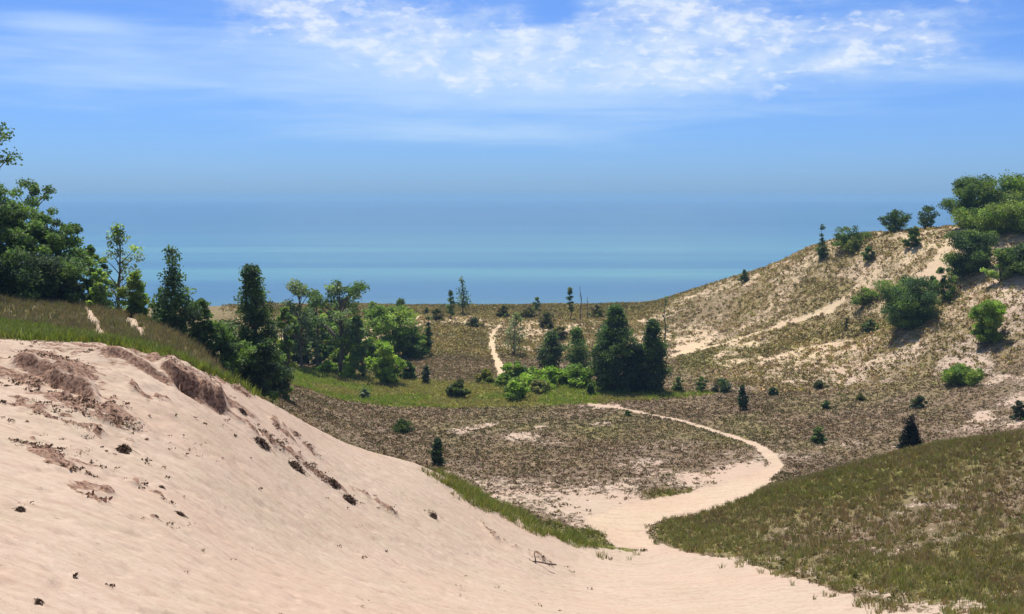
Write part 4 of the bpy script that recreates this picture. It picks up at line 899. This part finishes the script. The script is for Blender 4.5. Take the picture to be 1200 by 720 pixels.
# ------------------------------------------------------------------ light, sky, air
SUN_EL, SUN_AZ = rad(68), rad(-18)      # azimuth clockwise from +Y (the view direction)
sdir = Vector((math.sin(SUN_AZ) * math.cos(SUN_EL), math.cos(SUN_AZ) * math.cos(SUN_EL), math.sin(SUN_EL)))
sl = bpy.data.lights.new('sun', 'SUN'); sl.energy = 4.9; sl.angle = rad(.53); sl.color = (1, .955, .89)
so = bpy.data.objects.new('sun', sl); C.objects.link(so); so.rotation_euler = sdir.to_track_quat('Z', 'Y').to_euler(); so.location = (0, 0, 200)

wd_ = bpy.data.worlds.new('World'); S.world = wd_; wd_.use_nodes = True; nt = wd_.node_tree; nt.nodes.clear()
sky = node(nt, 'ShaderNodeTexSky', sky_type='NISHITA', sun_disc=False, sun_elevation=SUN_EL, sun_rotation=SUN_AZ, altitude=100, air_density=1.0, dust_density=.4, ozone_density=3.0)
tc = node(nt, 'ShaderNodeTexCoord'); dirv = tc.outputs['Generated']
sp = node(nt, 'ShaderNodeSeparateXYZ'); L(nt, dirv, sp.inputs[0])
el = mathn(nt, 'ARCSINE', sp.outputs['Z']); az = mathn(nt, 'ARCTAN2', sp.outputs['X'], sp.outputs['Y'])
eld = mathn(nt, 'MULTIPLY', el, 180 / math.pi); azd = mathn(nt, 'MULTIPLY', az, 180 / math.pi)
tint = node(nt, 'ShaderNodeValToRGB'); L(nt, maprange(nt, eld, -2, 30, smooth=False), tint.inputs[0])
for i, (p_, c_) in enumerate([(0, (.38, .69, 1.40)), (.08, (.40, .73, 1.46)), (.2, (.39, .76, 1.32)), (.36, (.26, .61, 1.18)), (1, (.8, .9, 1.1))]):
    if i == 0: e = tint.color_ramp.elements[0]
    elif i == 4: e = tint.color_ramp.elements[1]
    else: e = tint.color_ramp.elements.new(p_)
    e.position = p_; e.color = (*c_, 1)
base = mixc(nt, 1.0, sky.outputs[0], tint.outputs[0], 'MULTIPLY')
# clouds on a high layer: the direction is carried out to a flat sheet
zc = mathn(nt, 'MAXIMUM', sp.outputs['Z'], .02)
cv = node(nt, 'ShaderNodeCombineXYZ'); L(nt, azd, cv.inputs[0]); L(nt, mathn(nt, 'MULTIPLY', eld, 2.2), cv.inputs[1])
c1 = noise(nt, cv.outputs[0], .16, 9, .60, .5); c2 = noise(nt, cv.outputs[0], .45, 9, .60, .15)
mpc = node(nt, 'ShaderNodeMapping'); mpc.inputs['Scale'].default_value = (.10, .42, 1); mpc.inputs['Location'].default_value = (3.1, 1.7, 0); L(nt, cv.outputs[0], mpc.inputs['Vector'])
c3 = noise(nt, mpc.outputs[0], 1.0, 8, .6, .3)
def blob(a, e, wa, we):
    q = mathn(nt, 'ADD', mathn(nt, 'POWER', mathn(nt, 'DIVIDE', mathn(nt, 'SUBTRACT', azd, a), wa), 2.), mathn(nt, 'POWER', mathn(nt, 'DIVIDE', mathn(nt, 'SUBTRACT', eld, e), we), 2.))
    return mathn(nt, 'EXPONENT', mathn(nt, 'MULTIPLY', q, -1.))
def A(u): return math.degrees(math.atan(float(lat0(u))))
def E(v): return math.degrees(math.atan(float(slope(v))))
def cover(blobs):
    s = None
    for (u, v, wu, wv, amp) in blobs:
        b = mathn(nt, 'MULTIPLY', blob(A(u), E(v), wu / 22.5, wv / 22.5), amp); s = b if s is None else mathn(nt, 'ADD', s, b)
    return s
thick = cover([(500, 45, 190, 38, .9), (380, 15, 110, 34, .9), (240, 30, 160, 26, .2), (120, 60, 120, 20, .2), (730, 5, 70, 30, 1.0), (760, 65, 190, 50, 1.0), (920, 50, 150, 50, 1.0), (1050, 40, 110, 42, .7), (700, 90, 200, 22, .5), (560, 85, 120, 25, .6), (260, 2, 140, 8, .5), (840, -60, 420, 40, .8), (650, 8, 26, 18, -1.0), (930, 22, 45, 12, -.6), (1030, 14, 60, 14, -.5), (890, 98, 90, 10, -.3)])
veil = cover([(620, 95, 340, 55, 1.1), (150, 90, 230, 36, .85), (520, 155, 200, 16, .55), (80, 42, 80, 12, 1.0), (1130, 95, 110, 16, .6), (130, -3, 220, 10, .4), (650, 300, 900, 60, .1)])
tcl = mathn(nt, 'MINIMUM', thick, 1.1)
puff = maprange(nt, mathn(nt, 'ADD', mathn(nt, 'ADD', mathn(nt, 'MULTIPLY', c2, 1.0), mathn(nt, 'MULTIPLY', c1, .7)), mathn(nt, 'MULTIPLY', tcl, .34)), .98, 1.50)
vf = maprange(nt, mathn(nt, 'ADD', mathn(nt, 'MULTIPLY', c3, .8), mathn(nt, 'MULTIPLY', mathn(nt, 'ADD', veil, mathn(nt, 'MULTIPLY', tcl, .5)), .45)), .45, 1.05, 0., .6)
out_of_view = maprange(nt, mathn(nt, 'ADD', mathn(nt, 'MULTIPLY', eld, 1.), 0.), 12., 22.)
c1b = maprange(nt, c1, .5, .62, 0., .75)
c4 = noise(nt, cv.outputs[0], .85, 8, .58, .1)
bright = maprange(nt, mathn(nt, 'ADD', mathn(nt, 'ADD', mathn(nt, 'MULTIPLY', c4, 1.0), mathn(nt, 'MULTIPLY', c1, .6)), mathn(nt, 'MULTIPLY', tcl, .22)), 1.02, 1.22)
puff = mathn(nt, 'ADD', mathn(nt, 'MULTIPLY', puff, .62), mathn(nt, 'MULTIPLY', bright, .5), clamp=True)
puff = mathn(nt, 'MAXIMUM', mathn(nt, 'MULTIPLY', puff, maprange(nt, thick, .1, .55)), mathn(nt, 'MULTIPLY', out_of_view, c1b))
bg_c = mixc(nt, vf, base, (6.2, 8.0, 9.8))
bg_c = mixc(nt, mathn(nt, 'MULTIPLY', puff, .80), bg_c, (8.6, 9.2, 9.9))
bg = node(nt, 'ShaderNodeBackground'); L(nt, bg_c, bg.inputs[0]); bg.inputs[1].default_value = .070
wo = node(nt, 'ShaderNodeOutputWorld'); L(nt, bg.outputs[0], wo.inputs[0])

# the summer haze over the lake: one even box of air
def box(lo, hi):
    v = [(x_, y_, z_) for z_ in (lo[2], hi[2]) for y_ in (lo[1], hi[1]) for x_ in (lo[0], hi[0])]
    return np.array(v, float), np.array([[0, 2, 3, 1], [4, 5, 7, 6], [0, 1, 5, 4], [2, 6, 7, 3], [0, 4, 6, 2], [1, 3, 7, 5]])
hm, nt = new_mat('haze')
pv = node(nt, 'ShaderNodeVolumePrincipled'); pv.inputs['Color'].default_value = (.32, .58, .87, 1); pv.inputs['Density'].default_value = HAZE if 'HAZE' in globals() else .00016; pv.inputs['Anisotropy'].default_value = .1
wo = node(nt, 'ShaderNodeOutputMaterial'); L(nt, pv.outputs[0], wo.inputs['Volume'])
hv, hf = box((-FARD - 500, -FARD - 500, -41.5), (FARD + 500, FARD + 500, 22))
link('haze', mesh_np('haze', hv, hf, hm), kind='stuff')

S.view_settings.view_transform = 'Standard'; S.view_settings.look = 'None'; S.view_settings.gamma = 1; S.view_settings.use_curve_mapping = False
S.view_settings.exposure = 0.55
S.render.engine = 'CYCLES'; S.cycles.use_denoising = True; S.cycles.max_bounces = 4; S.cycles.diffuse_bounces = 2; S.cycles.transmission_bounces = 3; S.cycles.volume_bounces = 0
S.cycles.use_adaptive_sampling = True; S.cycles.adaptive_threshold = .02
S.render.resolution_x = 1024; S.render.resolution_y = 614
print('done', time.time() - T0)
